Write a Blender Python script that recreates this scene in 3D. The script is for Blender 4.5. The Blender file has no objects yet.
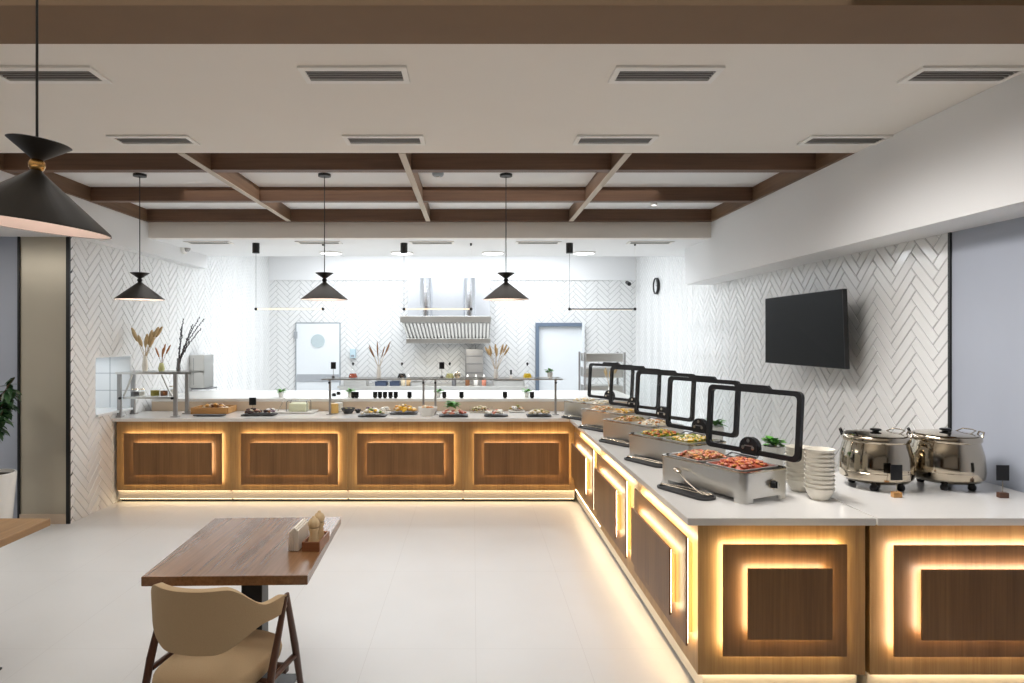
import bpy, bmesh, math, random
from mathutils import Vector, Matrix
random.seed(7)
sc = bpy.context.scene
C = sc.collection
F, CX, CY, H = 647.0, 473.0, 337.0, 1.75      # focal length and vanishing point in pixels, eye height
PI = math.pi

def at(px, py, Y):
    return Vector(((px - CX) * Y / F, Y, H - (py - CY) * Y / F))
def on(px, py, z=0.90):
    Y = (H - z) * F / (py - CY)
    return ((px - CX) * Y / F, Y, z)

# ------------------------------------------------------------------ materials
def nodes_of(name):
    m = bpy.data.materials.new(name); m.use_nodes = True
    nt = m.node_tree
    return m, nt, nt.nodes, nt.links, nt.nodes['Principled BSDF']

def mat(name, col, rough=0.5, metal=0.0, spec=0.5, var=0.05, scale=20.0, bump=0.0, trans=0.0, ior=1.45, coat=0.0, emis=None, estr=0.0, stretch=None, alpha=1.0, sub=0.0):
    m, nt, N, L, b = nodes_of(name)
    b.inputs['Roughness'].default_value = rough
    b.inputs['Metallic'].default_value = metal
    b.inputs['Specular IOR Level'].default_value = spec
    b.inputs['IOR'].default_value = ior
    b.inputs['Transmission Weight'].default_value = trans
    b.inputs['Coat Weight'].default_value = coat
    b.inputs['Coat Roughness'].default_value = 0.1
    if emis:
        b.inputs['Emission Color'].default_value = (*emis, 1)
        b.inputs['Emission Strength'].default_value = estr
    tc = N.new('ShaderNodeTexCoord'); mp = N.new('ShaderNodeMapping')
    if stretch: mp.inputs['Scale'].default_value = stretch
    L.new(tc.outputs['Object'], mp.inputs['Vector'])
    nz = N.new('ShaderNodeTexNoise'); nz.inputs['Scale'].default_value = scale; nz.inputs['Detail'].default_value = 4
    L.new(mp.outputs['Vector'], nz.inputs['Vector'])
    mx = N.new('ShaderNodeMix'); mx.data_type = 'RGBA'
    mx.inputs[6].default_value = (*[max(0, c * (1 - var)) for c in col], 1)
    mx.inputs[7].default_value = (*[min(1, c * (1 + var)) for c in col], 1)
    L.new(nz.outputs['Fac'], mx.inputs[0]); L.new(mx.outputs[2], b.inputs['Base Color'])
    if bump:
        bp = N.new('ShaderNodeBump'); bp.inputs['Strength'].default_value = bump; bp.inputs['Distance'].default_value = 0.004
        L.new(nz.outputs['Fac'], bp.inputs['Height']); L.new(bp.outputs['Normal'], b.inputs['Normal'])
    return m

def wood(name, dark, light, axis='Z', rough=0.45, fine=90.0, coat=0.0, long=2.0):
    m, nt, N, L, b = nodes_of(name)
    tc = N.new('ShaderNodeTexCoord'); mp = N.new('ShaderNodeMapping')
    s = [fine, fine, fine]; s['XYZ'.index(axis)] = long
    mp.inputs['Scale'].default_value = s
    L.new(tc.outputs['Object'], mp.inputs['Vector'])
    n1 = N.new('ShaderNodeTexNoise'); n1.inputs['Scale'].default_value = 1.0; n1.inputs['Detail'].default_value = 6; n1.inputs['Roughness'].default_value = 0.65
    L.new(mp.outputs['Vector'], n1.inputs['Vector'])
    mp2 = N.new('ShaderNodeMapping'); s2 = [9.0, 9.0, 9.0]; s2['XYZ'.index(axis)] = 0.9; mp2.inputs['Scale'].default_value = s2
    L.new(tc.outputs['Object'], mp2.inputs['Vector'])
    n2 = N.new('ShaderNodeTexNoise'); n2.inputs['Scale'].default_value = 1.0; n2.inputs['Detail'].default_value = 3
    L.new(mp2.outputs['Vector'], n2.inputs['Vector'])
    ad = N.new('ShaderNodeMath'); ad.operation = 'ADD'
    L.new(n1.outputs['Fac'], ad.inputs[0]); L.new(n2.outputs['Fac'], ad.inputs[1])
    cr = N.new('ShaderNodeValToRGB')
    cr.color_ramp.elements[0].position = 0.36; cr.color_ramp.elements[0].color = (*dark, 1)
    cr.color_ramp.elements[1].position = 0.66; cr.color_ramp.elements[1].color = (*light, 1)
    hf = N.new('ShaderNodeMath'); hf.operation = 'MULTIPLY'; hf.inputs[1].default_value = 0.5
    L.new(ad.outputs[0], hf.inputs[0]); L.new(hf.outputs[0], cr.inputs['Fac'])
    L.new(cr.outputs['Color'], b.inputs['Base Color'])
    b.inputs['Roughness'].default_value = rough; b.inputs['Coat Weight'].default_value = coat
    bp = N.new('ShaderNodeBump'); bp.inputs['Strength'].default_value = 0.15; bp.inputs['Distance'].default_value = 0.002
    L.new(n1.outputs['Fac'], bp.inputs['Height']); L.new(bp.outputs['Normal'], b.inputs['Normal'])
    return m

def emission(name, col, s):
    return mat(name, col, 0.5, emis=col, estr=s, var=0.0)

M = {}
M['ceiling'] = mat('ceiling_paint', (0.84, 0.80, 0.74), 0.9, var=0.015, scale=3)
M['white_paint'] = mat('white_paint', (0.82, 0.82, 0.82), 0.8, var=0.01, scale=3)
M['brown_paint'] = mat('brown_paint', (0.20, 0.125, 0.07), 0.7, var=0.06, scale=6)
M['beam_wood'] = wood('beam_wood', (0.10, 0.050, 0.027), (0.18, 0.094, 0.052), 'X', 0.5, 70)
M['beam_lit_underside'] = wood('beam_lit_underside', (0.50, 0.43, 0.35), (0.60, 0.53, 0.44), 'Y', 0.6, 70)
M['beam_wood_y'] = wood('beam_wood_y', (0.12, 0.066, 0.036), (0.20, 0.115, 0.064), 'Y', 0.5, 70)
M['oak'] = wood('oak_veneer', (0.27, 0.145, 0.048), (0.45, 0.27, 0.10), 'Z', 0.42, 95)
M['oak_shaded'] = wood('oak_shaded', (0.155, 0.070, 0.021), (0.265, 0.13, 0.044), 'Z', 0.42, 95)  # same oak, darkened: shade of the unlit panel faces put into the colour
M['table_wood'] = wood('table_wood', (0.15, 0.068, 0.028), (0.30, 0.15, 0.065), 'Y', 0.27, 75, coat=0.3)
M['table_oak'] = wood('table_oak', (0.26, 0.14, 0.06), (0.48, 0.29, 0.13), 'Y', 0.35, 40)
M['chair_wood'] = wood('chair_wood', (0.055, 0.022, 0.012), (0.11, 0.045, 0.024), 'Z', 0.35, 50)
M['small_wood'] = wood('small_wood', (0.62, 0.42, 0.20), (0.80, 0.62, 0.38), 'Z', 0.5, 60)
M['board_wood'] = wood('board_wood', (0.36, 0.17, 0.05), (0.55, 0.30, 0.10), 'X', 0.5, 60)
M['caddy_wood'] = wood('caddy_wood', (0.20, 0.07, 0.03), (0.36, 0.15, 0.06), 'X', 0.4, 60)
M['worktop'] = mat('quartz_worktop', (0.70, 0.685, 0.66), 0.14, var=0.03, scale=60)
M['tan_board'] = mat('tan_board', (0.66, 0.53, 0.40), 0.5, var=0.05)
M['kick'] = mat('kickboard_stone', (0.66, 0.60, 0.50), 0.3, var=0.03)
M['tile'] = mat('glazed_tile', (0.80, 0.80, 0.79), 0.12, var=0.02, scale=4, bump=0.12)
M['grout'] = mat('grout', (0.40, 0.40, 0.40), 0.9)
M['square_tile'] = mat('square_tile', (0.80, 0.82, 0.83), 0.15, var=0.01)
M['grey_panel'] = mat('blue_grey_panel', (0.39, 0.42, 0.49), 0.42, var=0.12, scale=1.6, stretch=(1, 1, 0.5))
M['bronze_panel'] = mat('bronze_panel', (0.54, 0.49, 0.39), 0.30, metal=0.3, var=0.12, scale=1.4)
M['black'] = mat('black_metal', (0.012, 0.012, 0.012), 0.38, var=0.1)
M['black_shade'] = mat('black_shade', (0.022, 0.019, 0.016), 0.45, var=0.1)
M['lining'] = mat('shade_lining', (0.78, 0.68, 0.64), 0.5)
M['black_plastic'] = mat('black_plastic', (0.008, 0.008, 0.009), 0.3, var=0.1)
M['screen'] = mat('tv_screen', (0.006, 0.0065, 0.007), 0.34, spec=0.12, var=0.02)
M['brass'] = mat('brass', (0.62, 0.36, 0.12), 0.25, metal=1.0)
M['steel'] = mat('brushed_steel', (0.62, 0.61, 0.58), 0.28, metal=1.0, var=0.04, scale=40, stretch=(1, 1, 12))
M['polished'] = mat('polished_steel', (0.50, 0.44, 0.35), 0.10, metal=1.0, var=0.02)
M['dark_steel'] = mat('dark_steel', (0.24, 0.24, 0.25), 0.35, metal=0.9)
M['grey_metal'] = mat('grey_metal', (0.36, 0.35, 0.34), 0.4, metal=0.6)
M['vent_white'] = mat('vent_white', (0.86, 0.84, 0.80), 0.55)
M['pan_steel'] = mat('pan_steel', (0.82, 0.81, 0.79), 0.33, metal=0.9)
M['steel_cool'] = mat('cool_steel', (0.72, 0.74, 0.78), 0.18, metal=1.0)
M['vent_slat'] = mat('vent_slat', (0.20, 0.185, 0.17), 0.5)
M['vent_dark'] = mat('vent_dark', (0.03, 0.027, 0.025), 0.8)
M['glass'] = mat('clear_glass', (1, 1, 1), 0.02, trans=1.0, ior=1.45, var=0.0)
M['thin_glass'] = None
M['porcelain'] = mat('white_porcelain', (0.80, 0.79, 0.76), 0.2, var=0.01)
M['cream_bowl'] = mat('cream_bowl', (0.84, 0.80, 0.71), 0.35, var=0.02)
M['slate'] = mat('slate', (0.045, 0.045, 0.047), 0.55, var=0.25, scale=30, bump=0.2)
M['fabric'] = mat('tan_fabric', (0.50, 0.36, 0.21), 0.9, var=0.07, scale=220, bump=0.25)
M['paper'] = mat('napkin_paper', (0.86, 0.82, 0.74), 0.9, var=0.02)
M['leaf'] = mat('green_leaf', (0.10, 0.33, 0.04), 0.5, var=0.35, scale=25)
M['leaf_dark'] = mat('dark_leaf', (0.02, 0.065, 0.02), 0.4, var=0.5, scale=18)
M['bark'] = mat('bark', (0.10, 0.06, 0.035), 0.8, var=0.3)
M['soil'] = mat('soil', (0.03, 0.02, 0.012), 0.95, var=0.3, scale=60, bump=0.5)
M['straw'] = mat('dry_straw', (0.52, 0.38, 0.20), 0.8, var=0.2)
M['brown_dry'] = mat('dry_brown', (0.30, 0.16, 0.08), 0.85, var=0.25)
M['dark_twig'] = mat('dark_twig', (0.05, 0.045, 0.05), 0.8, var=0.3)
M['door_white'] = mat('door_white', (0.78, 0.81, 0.83), 0.45, var=0.01)
M['door_frame'] = mat('door_frame_blue', (0.13, 0.17, 0.23), 0.45)
M['door_band'] = mat('door_band', (0.45, 0.47, 0.50), 0.4, metal=0.5)
M['thin_line'] = mat('door_seam', (0.30, 0.33, 0.36), 0.5)
M['frost'] = mat('frosted_pane', (0.50, 0.58, 0.60), 0.3)
M['plastic_blue'] = mat('pale_blue_plastic', (0.50, 0.64, 0.70), 0.4)
M['clock_face'] = mat('clock_face', (0.82, 0.82, 0.82), 0.4)
M['led'] = emission('warm_led', (1.0, 0.83, 0.54), 23)
M['led_back'] = emission('warm_led_back', (1.0, 0.80, 0.50), 14)
M['led_back_weak'] = emission('warm_led_back_low', (1.0, 0.80, 0.50), 7.5)
M['led_weak'] = emission('warm_led_low', (1.0, 0.82, 0.53), 11)
M['led_pink'] = emission('soft_led', (1.0, 0.85, 0.69), 23)
M['led_pink_weak'] = emission('soft_led_low', (1.0, 0.79, 0.58), 9)
M['led_floor'] = emission('floor_led', (1.0, 0.78, 0.48), 16)
M['led_floor_low'] = emission('floor_led_low', (1.0, 0.76, 0.46), 7)
M['bulb'] = emission('bulb', (1.0, 0.80, 0.66), 12)
M['bar_glow'] = emission('bar_glow', (1.0, 0.82, 0.60), 0.9)
M['panel_glow'] = emission('panel_glow', (0.93, 0.97, 1.0), 4)
FOOD = {}
for k, c in dict(red=(0.42, 0.085, 0.04), orange=(0.62, 0.25, 0.06), tan=(0.60, 0.40, 0.20), cream=(0.74, 0.64, 0.46), green=(0.16, 0.24, 0.03), olive=(0.30, 0.27, 0.06), brown=(0.22, 0.09, 0.035),
                 yellow=(0.80, 0.48, 0.05), pink=(0.62, 0.24, 0.16), white=(0.78, 0.76, 0.70), dark=(0.06, 0.03, 0.025), purple=(0.16, 0.10, 0.13), gold=(0.66, 0.34, 0.08)).items():
    FOOD[k] = mat('food_' + k, c, 0.4, var=0.25, scale=60)
M['juice'] = mat('orange_juice', (0.80, 0.50, 0.16), 0.35)
M['vinegar'] = mat('red_vinegar', (0.40, 0.10, 0.06), 0.2)
M['oil'] = mat('yellow_oil', (0.78, 0.56, 0.04), 0.2)
M['pale_oil'] = mat('pale_oil', (0.60, 0.60, 0.28), 0.2)
M['soy'] = mat('dark_sauce', (0.02, 0.018, 0.018), 0.2)
M['pan_blue'] = mat('blue_black_pan', (0.05, 0.07, 0.12), 0.4)
M['cheese'] = mat('pale_cheese', (0.70, 0.70, 0.50), 0.5)

def thin_glass():
    m = bpy.data.materials.new('thin_glass'); m.use_nodes = True
    nt = m.node_tree; N = nt.nodes; L = nt.links; N.clear()
    o = N.new('ShaderNodeOutputMaterial'); mx = N.new('ShaderNodeMixShader'); t = N.new('ShaderNodeBsdfTransparent'); g = N.new('ShaderNodeBsdfGlossy')
    lw = N.new('ShaderNodeLayerWeight'); lw.inputs['Blend'].default_value = 0.5
    pw = N.new('ShaderNodeMath'); pw.operation = 'POWER'; pw.inputs[1].default_value = 5; L.new(lw.outputs['Facing'], pw.inputs[0])
    f = N.new('ShaderNodeMath'); f.operation = 'MULTIPLY_ADD'; f.inputs[1].default_value = 0.6; f.inputs[2].default_value = 0.015; L.new(pw.outputs[0], f.inputs[0])
    t.inputs['Color'].default_value = (0.985, 0.992, 0.99, 1); g.inputs['Roughness'].default_value = 0.03
    L.new(f.outputs[0], mx.inputs[0]); L.new(t.outputs[0], mx.inputs[1]); L.new(g.outputs[0], mx.inputs[2]); L.new(mx.outputs[0], o.inputs[0])
    return m
M['thin_glass'] = thin_glass()

def floor_mat():
    m, nt, N, L, b = nodes_of('floor_tiles')
    tc = N.new('ShaderNodeTexCoord'); sx = N.new('ShaderNodeSeparateXYZ'); L.new(tc.outputs['Object'], sx.inputs[0])
    def line(out, off, size):
        a = N.new('ShaderNodeMath'); a.operation = 'ADD'; a.inputs[1].default_value = off + 60 * size
        d = N.new('ShaderNodeMath'); d.operation = 'DIVIDE'; d.inputs[1].default_value = size
        f = N.new('ShaderNodeMath'); f.operation = 'FRACT'
        c = N.new('ShaderNodeMath'); c.operation = 'LESS_THAN'; c.inputs[1].default_value = 0.0022 / size
        L.new(out, a.inputs[0]); L.new(a.outputs[0], d.inputs[0]); L.new(d.outputs[0], f.inputs[0]); L.new(f.outputs[0], c.inputs[0])
        return c.outputs[0], d.outputs[0]
    lx, ix = line(sx.outputs['X'], -0.015, 0.6); ly, iy = line(sx.outputs['Y'], -3.63, 1.2)
    mxm = N.new('ShaderNodeMath'); mxm.operation = 'MAXIMUM'; L.new(lx, mxm.inputs[0]); L.new(ly, mxm.inputs[1])
    nz = N.new('ShaderNodeTexNoise'); nz.inputs['Scale'].default_value = 2.2; nz.inputs['Detail'].default_value = 5
    L.new(tc.outputs['Object'], nz.inputs['Vector'])
    c1 = N.new('ShaderNodeMix'); c1.data_type = 'RGBA'; c1.inputs[6].default_value = (0.63, 0.63, 0.62, 1); c1.inputs[7].default_value = (0.69, 0.69, 0.685, 1)
    L.new(nz.outputs['Fac'], c1.inputs[0])
    c2 = N.new('ShaderNodeMix'); c2.data_type = 'RGBA'; c2.inputs[7].default_value = (0.54, 0.53, 0.52, 1)
    L.new(mxm.outputs[0], c2.inputs[0]); L.new(c1.outputs[2], c2.inputs[6]); L.new(c2.outputs[2], b.inputs['Base Color'])
    b.inputs['Roughness'].default_value = 0.38
    return m
M['floor'] = floor_mat()

# ------------------------------------------------------------------ mesh helpers
class MB:
    def __init__(s): s.bm = bmesh.new(); s.mi = 0
    def _new(s, vs, faces):
        bv = [s.bm.verts.new(v) for v in vs]; out = []
        for f in faces:
            try:
                fc = s.bm.faces.new([bv[i] for i in f]); fc.material_index = s.mi; out.append(fc)
            except ValueError: pass
        return bv, out
    def box(s, x0, x1, y0, y1, z0, z1, bev=0.0, m=None):
        vs = [Vector((x, y, z)) for x in (x0, x1) for y in (y0, y1) for z in (z0, z1)]
        if m: vs = [m @ v for v in vs]
        bv, fs = s._new(vs, [(0, 1, 3, 2), (4, 6, 7, 5), (0, 4, 5, 1), (2, 3, 7, 6), (0, 2, 6, 4), (1, 5, 7, 3)])
        if bev:
            ed = list({e for f in fs for e in f.edges})
            r = bmesh.ops.bevel(s.bm, geom=ed, offset=bev, segments=2, profile=0.5, affect='EDGES')
            for f in r['faces']: f.material_index = s.mi
        return s
    def cyl(s, p0, p1, r0, r1=None, seg=16, caps=True):
        p0, p1 = Vector(p0), Vector(p1); r1 = r0 if r1 is None else r1
        return s.tube([p0, p1], [r0, r1], seg, caps)
    def tube(s, pts, r, seg=8, caps=True, flat=1.0):
        pts = [Vector(p) for p in pts]; n = len(pts)
        rs = r if isinstance(r, (list, tuple)) else [r] * n
        vs = []; ref = None
        for i, p in enumerate(pts):
            d = (pts[min(i + 1, n - 1)] - pts[max(i - 1, 0)])
            d = d.normalized() if d.length > 1e-9 else Vector((0, 0, 1))
            if ref is None: ref = Vector((0, 0, 1)) if abs(d.z) < 0.9 else Vector((1, 0, 0))
            a = d.cross(ref)
            if a.length < 1e-6: a = d.cross(Vector((0, 1, 0)))
            a.normalize(); b = d.cross(a).normalized(); ref = -b if b.dot(ref) < 0 else b
            b = ref - d * ref.dot(d); b.normalize(); a = d.cross(b)
            for k in range(seg):
                t = 2 * PI * k / seg
                vs.append(p + a * math.cos(t) * rs[i] + b * math.sin(t) * rs[i] * flat)
        fs = [(i * seg + k, i * seg + (k + 1) % seg, (i + 1) * seg + (k + 1) % seg, (i + 1) * seg + k) for i in range(n - 1) for k in range(seg)]
        if caps: fs += [tuple(range(seg))[::-1], tuple((n - 1) * seg + k for k in range(seg))]
        s._new(vs, fs); return s
    def lathe(s, prof, seg=32, c=(0, 0, 0), m=None, sx=1, sy=1):
        vs = []; c = Vector(c)
        for r, z in prof:
            for k in range(seg):
                t = 2 * PI * k / seg
                v = Vector((r * sx * math.cos(t), r * sy * math.sin(t), z))
                vs.append((m @ v if m else v) + c)
        n = len(prof)
        fs = [(i * seg + k, i * seg + (k + 1) % seg, (i + 1) * seg + (k + 1) % seg, (i + 1) * seg + k) for i in range(n - 1) for k in range(seg)]
        if prof[0][0] > 1e-6: pass
        s._new(vs, fs)
        return s
    def ico(s, c, sc_, sub=1, rot=None):
        r = bmesh.ops.create_icosphere(s.bm, subdivisions=sub, radius=1.0)
        mt = Matrix.Translation(Vector(c)) @ (rot.to_4x4() if rot else Matrix.Identity(4)) @ Matrix.Diagonal((*sc_, 1))
        fs = set()
        for v in r['verts']:
            v.co = mt @ v.co
            fs.update(v.link_faces)
        for f in fs: f.material_index = s.mi
        return s
    def prism(s, poly, z0, z1, m=None):
        n = len(poly)
        vs = [Vector((x, y, z0)) for x, y in poly] + [Vector((x, y, z1)) for x, y in poly]
        if m: vs = [m @ v for v in vs]
        s._new(vs, [tuple(range(n))[::-1], tuple(range(n, 2 * n))] + [(i, (i + 1) % n, n + (i + 1) % n, n + i) for i in range(n)])
        return s
    def ring(s, outer, inner, z0, z1, m=None):
        n = len(outer)
        vs = [Vector((x, y, z)) for z in (z0, z1) for P in (outer, inner) for x, y in P]
        if m: vs = [m @ v for v in vs]
        fs = []
        for i in range(n):
            j = (i + 1) % n
            fs += [(i, j, 2 * n + j, 2 * n + i), (n + j, n + i, 3 * n + i, 3 * n + j), (2 * n + i, 2 * n + j, 3 * n + j, 3 * n + i), (j, i, n + i, n + j)]
        s._new(vs, fs); return s
    def grid(s, fn, nu, nv, closed=False):
        vs = [Vector(fn(i / nu, j / nv)) for i in range(nu + 1) for j in range(nv + 1)]
        w = nv + 1
        s._new(vs, [(i * w + j, (i + 1) * w + j, (i + 1) * w + j + 1, i * w + j + 1) for i in range(nu) for j in range(nv)])
        return s
    def leaf(s, base, tip, width, up=(0, 0, 1), fold=0.15, thick=0.0):
        b, t = Vector(base), Vector(tip); d = t - b
        side = d.cross(Vector(up))
        if side.length < 1e-6: side = d.cross(Vector((1, 0, 0)))
        side.normalize(); nrm = side.cross(d).normalized()
        pts = [(0, .12), (.25, .8), (.5, 1), (.75, .7), (1, .04)]
        vs = []
        for f, w in pts:
            p = b + d * f - nrm * width * 0.5 * f * f
            vs += [p - side * width * .5 * w + nrm * width * fold * w, p, p + side * width * .5 * w + nrm * width * fold * w]
        fs = []
        for i in range(4):
            fs += [(3 * i, 3 * i + 1, 3 * i + 4, 3 * i + 3), (3 * i + 1, 3 * i + 2, 3 * i + 5, 3 * i + 4)]
        s._new(vs, fs); return s
    def xf(s, m):
        s.bm.transform(m); return s
    def build(s, name, m, parent=None, smooth=None, loc=None, rz=0.0, solid=0.0):
        bmesh.ops.recalc_face_normals(s.bm, faces=s.bm.faces[:])
        me = bpy.data.meshes.new(name); s.bm.to_mesh(me); s.bm.free()
        for x in (m if isinstance(m, (list, tuple)) else [m]): me.materials.append(x)
        if smooth is not None:
            for p in me.polygons: p.use_smooth = True
            me.set_sharp_from_angle(angle=math.radians(smooth))
        o = bpy.data.objects.new(name, me); C.objects.link(o)
        if parent: o.parent = parent
        if loc is not None: o.location = loc
        o.rotation_euler.z = rz
        if solid:
            md = o.modifiers.new('thickness', 'SOLIDIFY'); md.thickness = solid; md.offset = 0
        return o

def rrect(w, d, r, n=5, cx=0, cy=0):
    out = []
    for sx, sy, a0 in ((1, 1, 0), (-1, 1, 90), (-1, -1, 180), (1, -1, 270)):
        for k in range(n + 1):
            a = math.radians(a0 + 90 * k / n)
            out.append((cx + sx * (w / 2 - r) + r * math.cos(a), cy + sy * (d / 2 - r) + r * math.sin(a)))
    return out

def tag(o, label, cat, group=None, kind=None):
    o['label'] = label; o['category'] = cat
    if group: o['group'] = group
    if kind: o['kind'] = kind
    return o
def thing(name, label, cat, loc=(0, 0, 0), rz=0.0, group=None):
    o = bpy.data.objects.new(name, None); C.objects.link(o); o.empty_display_size = 0.1
    o.location = loc; o.rotation_euler.z = rz
    return tag(o, label, cat, group)
def struct(o): o['kind'] = 'structure'; return o
def kids(o): return [x for x in bpy.data.objects if x.parent == o]
TREE = {}
def dup(root, loc, rz=None, label=None, group=None):
    def cp(o, par):
        c = o.copy(); C.objects.link(c)
        if par: c.parent = par
        for ch in TREE.setdefault(o.name, kids(o)): cp(ch, c)
        return c
    r = cp(root, None); r.location = loc
    if rz is not None: r.rotation_euler.z = rz
    if label: r['label'] = label
    if group: r['group'] = group
    return r
ORD = ['first', 'second', 'third', 'fourth', 'fifth', 'sixth', 'seventh', 'eighth', 'ninth', 'tenth', 'eleventh', 'twelfth']

# ------------------------------------------------------------------ room shell
XL, XR, YB = -3.78, 3.02, 12.0
ZM, ZR, ZS, ZK = 3.04, 3.173, 2.867, 3.35       # dining ceiling, coffer ceiling, servery ceiling, kitchen ceiling
YC0, YC1 = 4.536, 7.29                           # coffer opening
XBR, XBL = 2.678, -3.655                         # inner faces of the bulkheads
XFAR, YREAR = -6.6, -4.2
struct(MB().box(XFAR, XR + .3, YREAR, YB + .2, -0.1, 0).build('floor', M['floor']))
b = MB()
b.box(XFAR, XR + .1, YREAR, YC0, ZM, ZM + .2)
b.box(XFAR, XBL, YC0, YC1, ZM, ZM + .2)
b.box(XBR, XR + .1, YC0, YC1, ZM, ZM + .2)
struct(b.build('ceiling', M['ceiling']))
struct(MB().box(XBL, XBR, YC0, YC1, ZR, ZR + .07).build('ceiling_coffer', M['white_paint']))  # whiter than the dining ceiling, colour standing in for brighter light here
struct(MB().box(XL - .1, XR + .1, 7.399, 8.97, ZS, ZS + .2).build('ceiling_servery', M['white_paint']))
struct(MB().box(XL - .1, XR + .1, 8.97, YB + .1, ZK, ZK + .1).build('ceiling_kitchen', M['white_paint']))
struct(MB().box(XL, XBL, YREAR, 8.9, 2.69, ZM - .001).build('wall_bulkhead_left', M['white_paint']))
struct(MB().box(XFAR, XL, YREAR, 6.07, 2.69, ZM - .001).build('ceiling_side', M['white_paint']))
struct(MB().box(XBR, XR, YREAR, 8.17, 2.41, ZM - .001).build('wall_bulkhead_right', M['white_paint']))
struct(MB().box(XFAR, XBR, 2.40, 2.716, 2.98, ZM - .001).build('trim_1', M['brown_paint']))
struct(MB().box(XFAR - .1, XFAR, YREAR, 6.07, 0, 2.75).build('wall_side', M['grey_panel']))
struct(MB().box(XFAR, XR, YREAR - .1, YREAR, 0, 3.1).build('wall_rear', M['brown_paint']))

def tiled_wall(name, smin, smax, tmin, tmax, fmap, holes=(), Lt=0.30, Wt=0.075, seed=1):
    rnd = random.Random(seed)
    bm = bmesh.new(); g = 0.0022; q = 1 / math.sqrt(2)
    def tile(u0, u1, v0, v1):
        cx, cy = (u0 + u1) / 2, (v0 + v1) / 2
        s0, t0 = (cx - cy) * q, (cx + cy) * q
        if not (smin - .25 < s0 < smax + .25 and tmin - .25 < t0 < tmax + .25): return
        ta, tb = rnd.uniform(-.0007, .0007), rnd.uniform(-.0007, .0007)
        base = [(u0 + g, v0 + g), (u1 - g, v0 + g), (u1 - g, v1 - g), (u0 + g, v1 - g)]
        i = .0035
        top = [(u0 + g + i, v0 + g + i), (u1 - g - i, v0 + g + i), (u1 - g - i, v1 - g - i), (u0 + g + i, v1 - g - i)]
        hs = [.006 + ta + tb, .006 - ta + tb, .006 - ta - tb, .006 + ta - tb]
        vb = [bm.verts.new(((u - v) * q, (u + v) * q, 0)) for u, v in base]
        vt = [bm.verts.new(((u - v) * q, (u + v) * q, h)) for (u, v), h in zip(top, hs)]
        fs = [bm.faces.new(vt)] + [bm.faces.new((vb[k], vb[(k + 1) % 4], vt[(k + 1) % 4], vt[k])) for k in range(4)]
        for f in fs: f.material_index = 1
    n = 4
    # bounds in cells
    R = (abs(smax) + abs(smin) + abs(tmax) + 2) / Wt
    us = [(s + t) * q for s in (smin, smax) for t in (tmin, tmax)]; vs = [(t - s) * q for s in (smin, smax) for t in (tmin, tmax)]
    u0i, u1i = int(min(us) / Wt) - 10, int(max(us) / Wt) + 10
    v0i, v1i = int(min(vs) / Wt) - 10, int(max(vs) / Wt) + 10
    for y in range(v0i, v1i):
        for x in range(u0i, u1i):
            if (x - y) % (2 * n) == 0: tile(x * Wt, (x + n) * Wt, y * Wt, (y + 1) * Wt)
            if (x - y - n) % (2 * n) == n - 1 + 0 and False: pass
    for x in range(u0i, u1i):
        for y in range(v0i - 8, v1i):
            if (x - y) % (2 * n) == 2 * n - 1: tile(x * Wt, (x + 1) * Wt, y * Wt, (y + n) * Wt)
    for co, no in (((smin, 0, 0), (-1, 0, 0)), ((smax, 0, 0), (1, 0, 0)), ((0, tmin, 0), (0, -1, 0)), ((0, tmax, 0), (0, 1, 0))):
        bmesh.ops.bisect_plane(bm, geom=bm.verts[:] + bm.edges[:] + bm.faces[:], plane_co=co, plane_no=no, clear_outer=True)
    # grout bed
    cuts_s = sorted({smin, smax, *[h[0] for h in holes], *[h[1] for h in holes]}); cuts_t = sorted({tmin, tmax, *[h[2] for h in holes], *[h[3] for h in holes]})
    inside = lambda s, t: any(h[0] < s < h[1] and h[2] < t < h[3] for h in holes)
    for h in holes:
        for co, no in (((h[0], 0, 0), (1, 0, 0)), ((h[1], 0, 0), (1, 0, 0)), ((0, h[2], 0), (0, 1, 0)), ((0, h[3], 0), (0, 1, 0))):
            bmesh.ops.bisect_plane(bm, geom=bm.verts[:] + bm.edges[:] + bm.faces[:], plane_co=co, plane_no=no)
    kill = [f for f in bm.faces if inside(*f.calc_center_median()[:2])]
    bmesh.ops.delete(bm, geom=kill, context='FACES')
    for a0, a1 in zip(cuts_s, cuts_s[1:]):
        for c0, c1 in zip(cuts_t, cuts_t[1:]):
            if inside((a0 + a1) / 2, (c0 + c1) / 2): continue
            for hh in (0.0012, -0.1):
                f = bm.faces.new([bm.verts.new(p) for p in ((a0, c0, hh), (a1, c0, hh), (a1, c1, hh), (a0, c1, hh))]); f.material_index = 0
    for v in bm.verts: v.co = fmap(*v.co)
    me = bpy.data.meshes.new(name); bm.to_mesh(me); bm.free()
    me.materials.append(M['grout']); me.materials.append(M['tile'])
    o = bpy.data.objects.new(name, me); C.objects.link(o)
    return struct(o)

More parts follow.
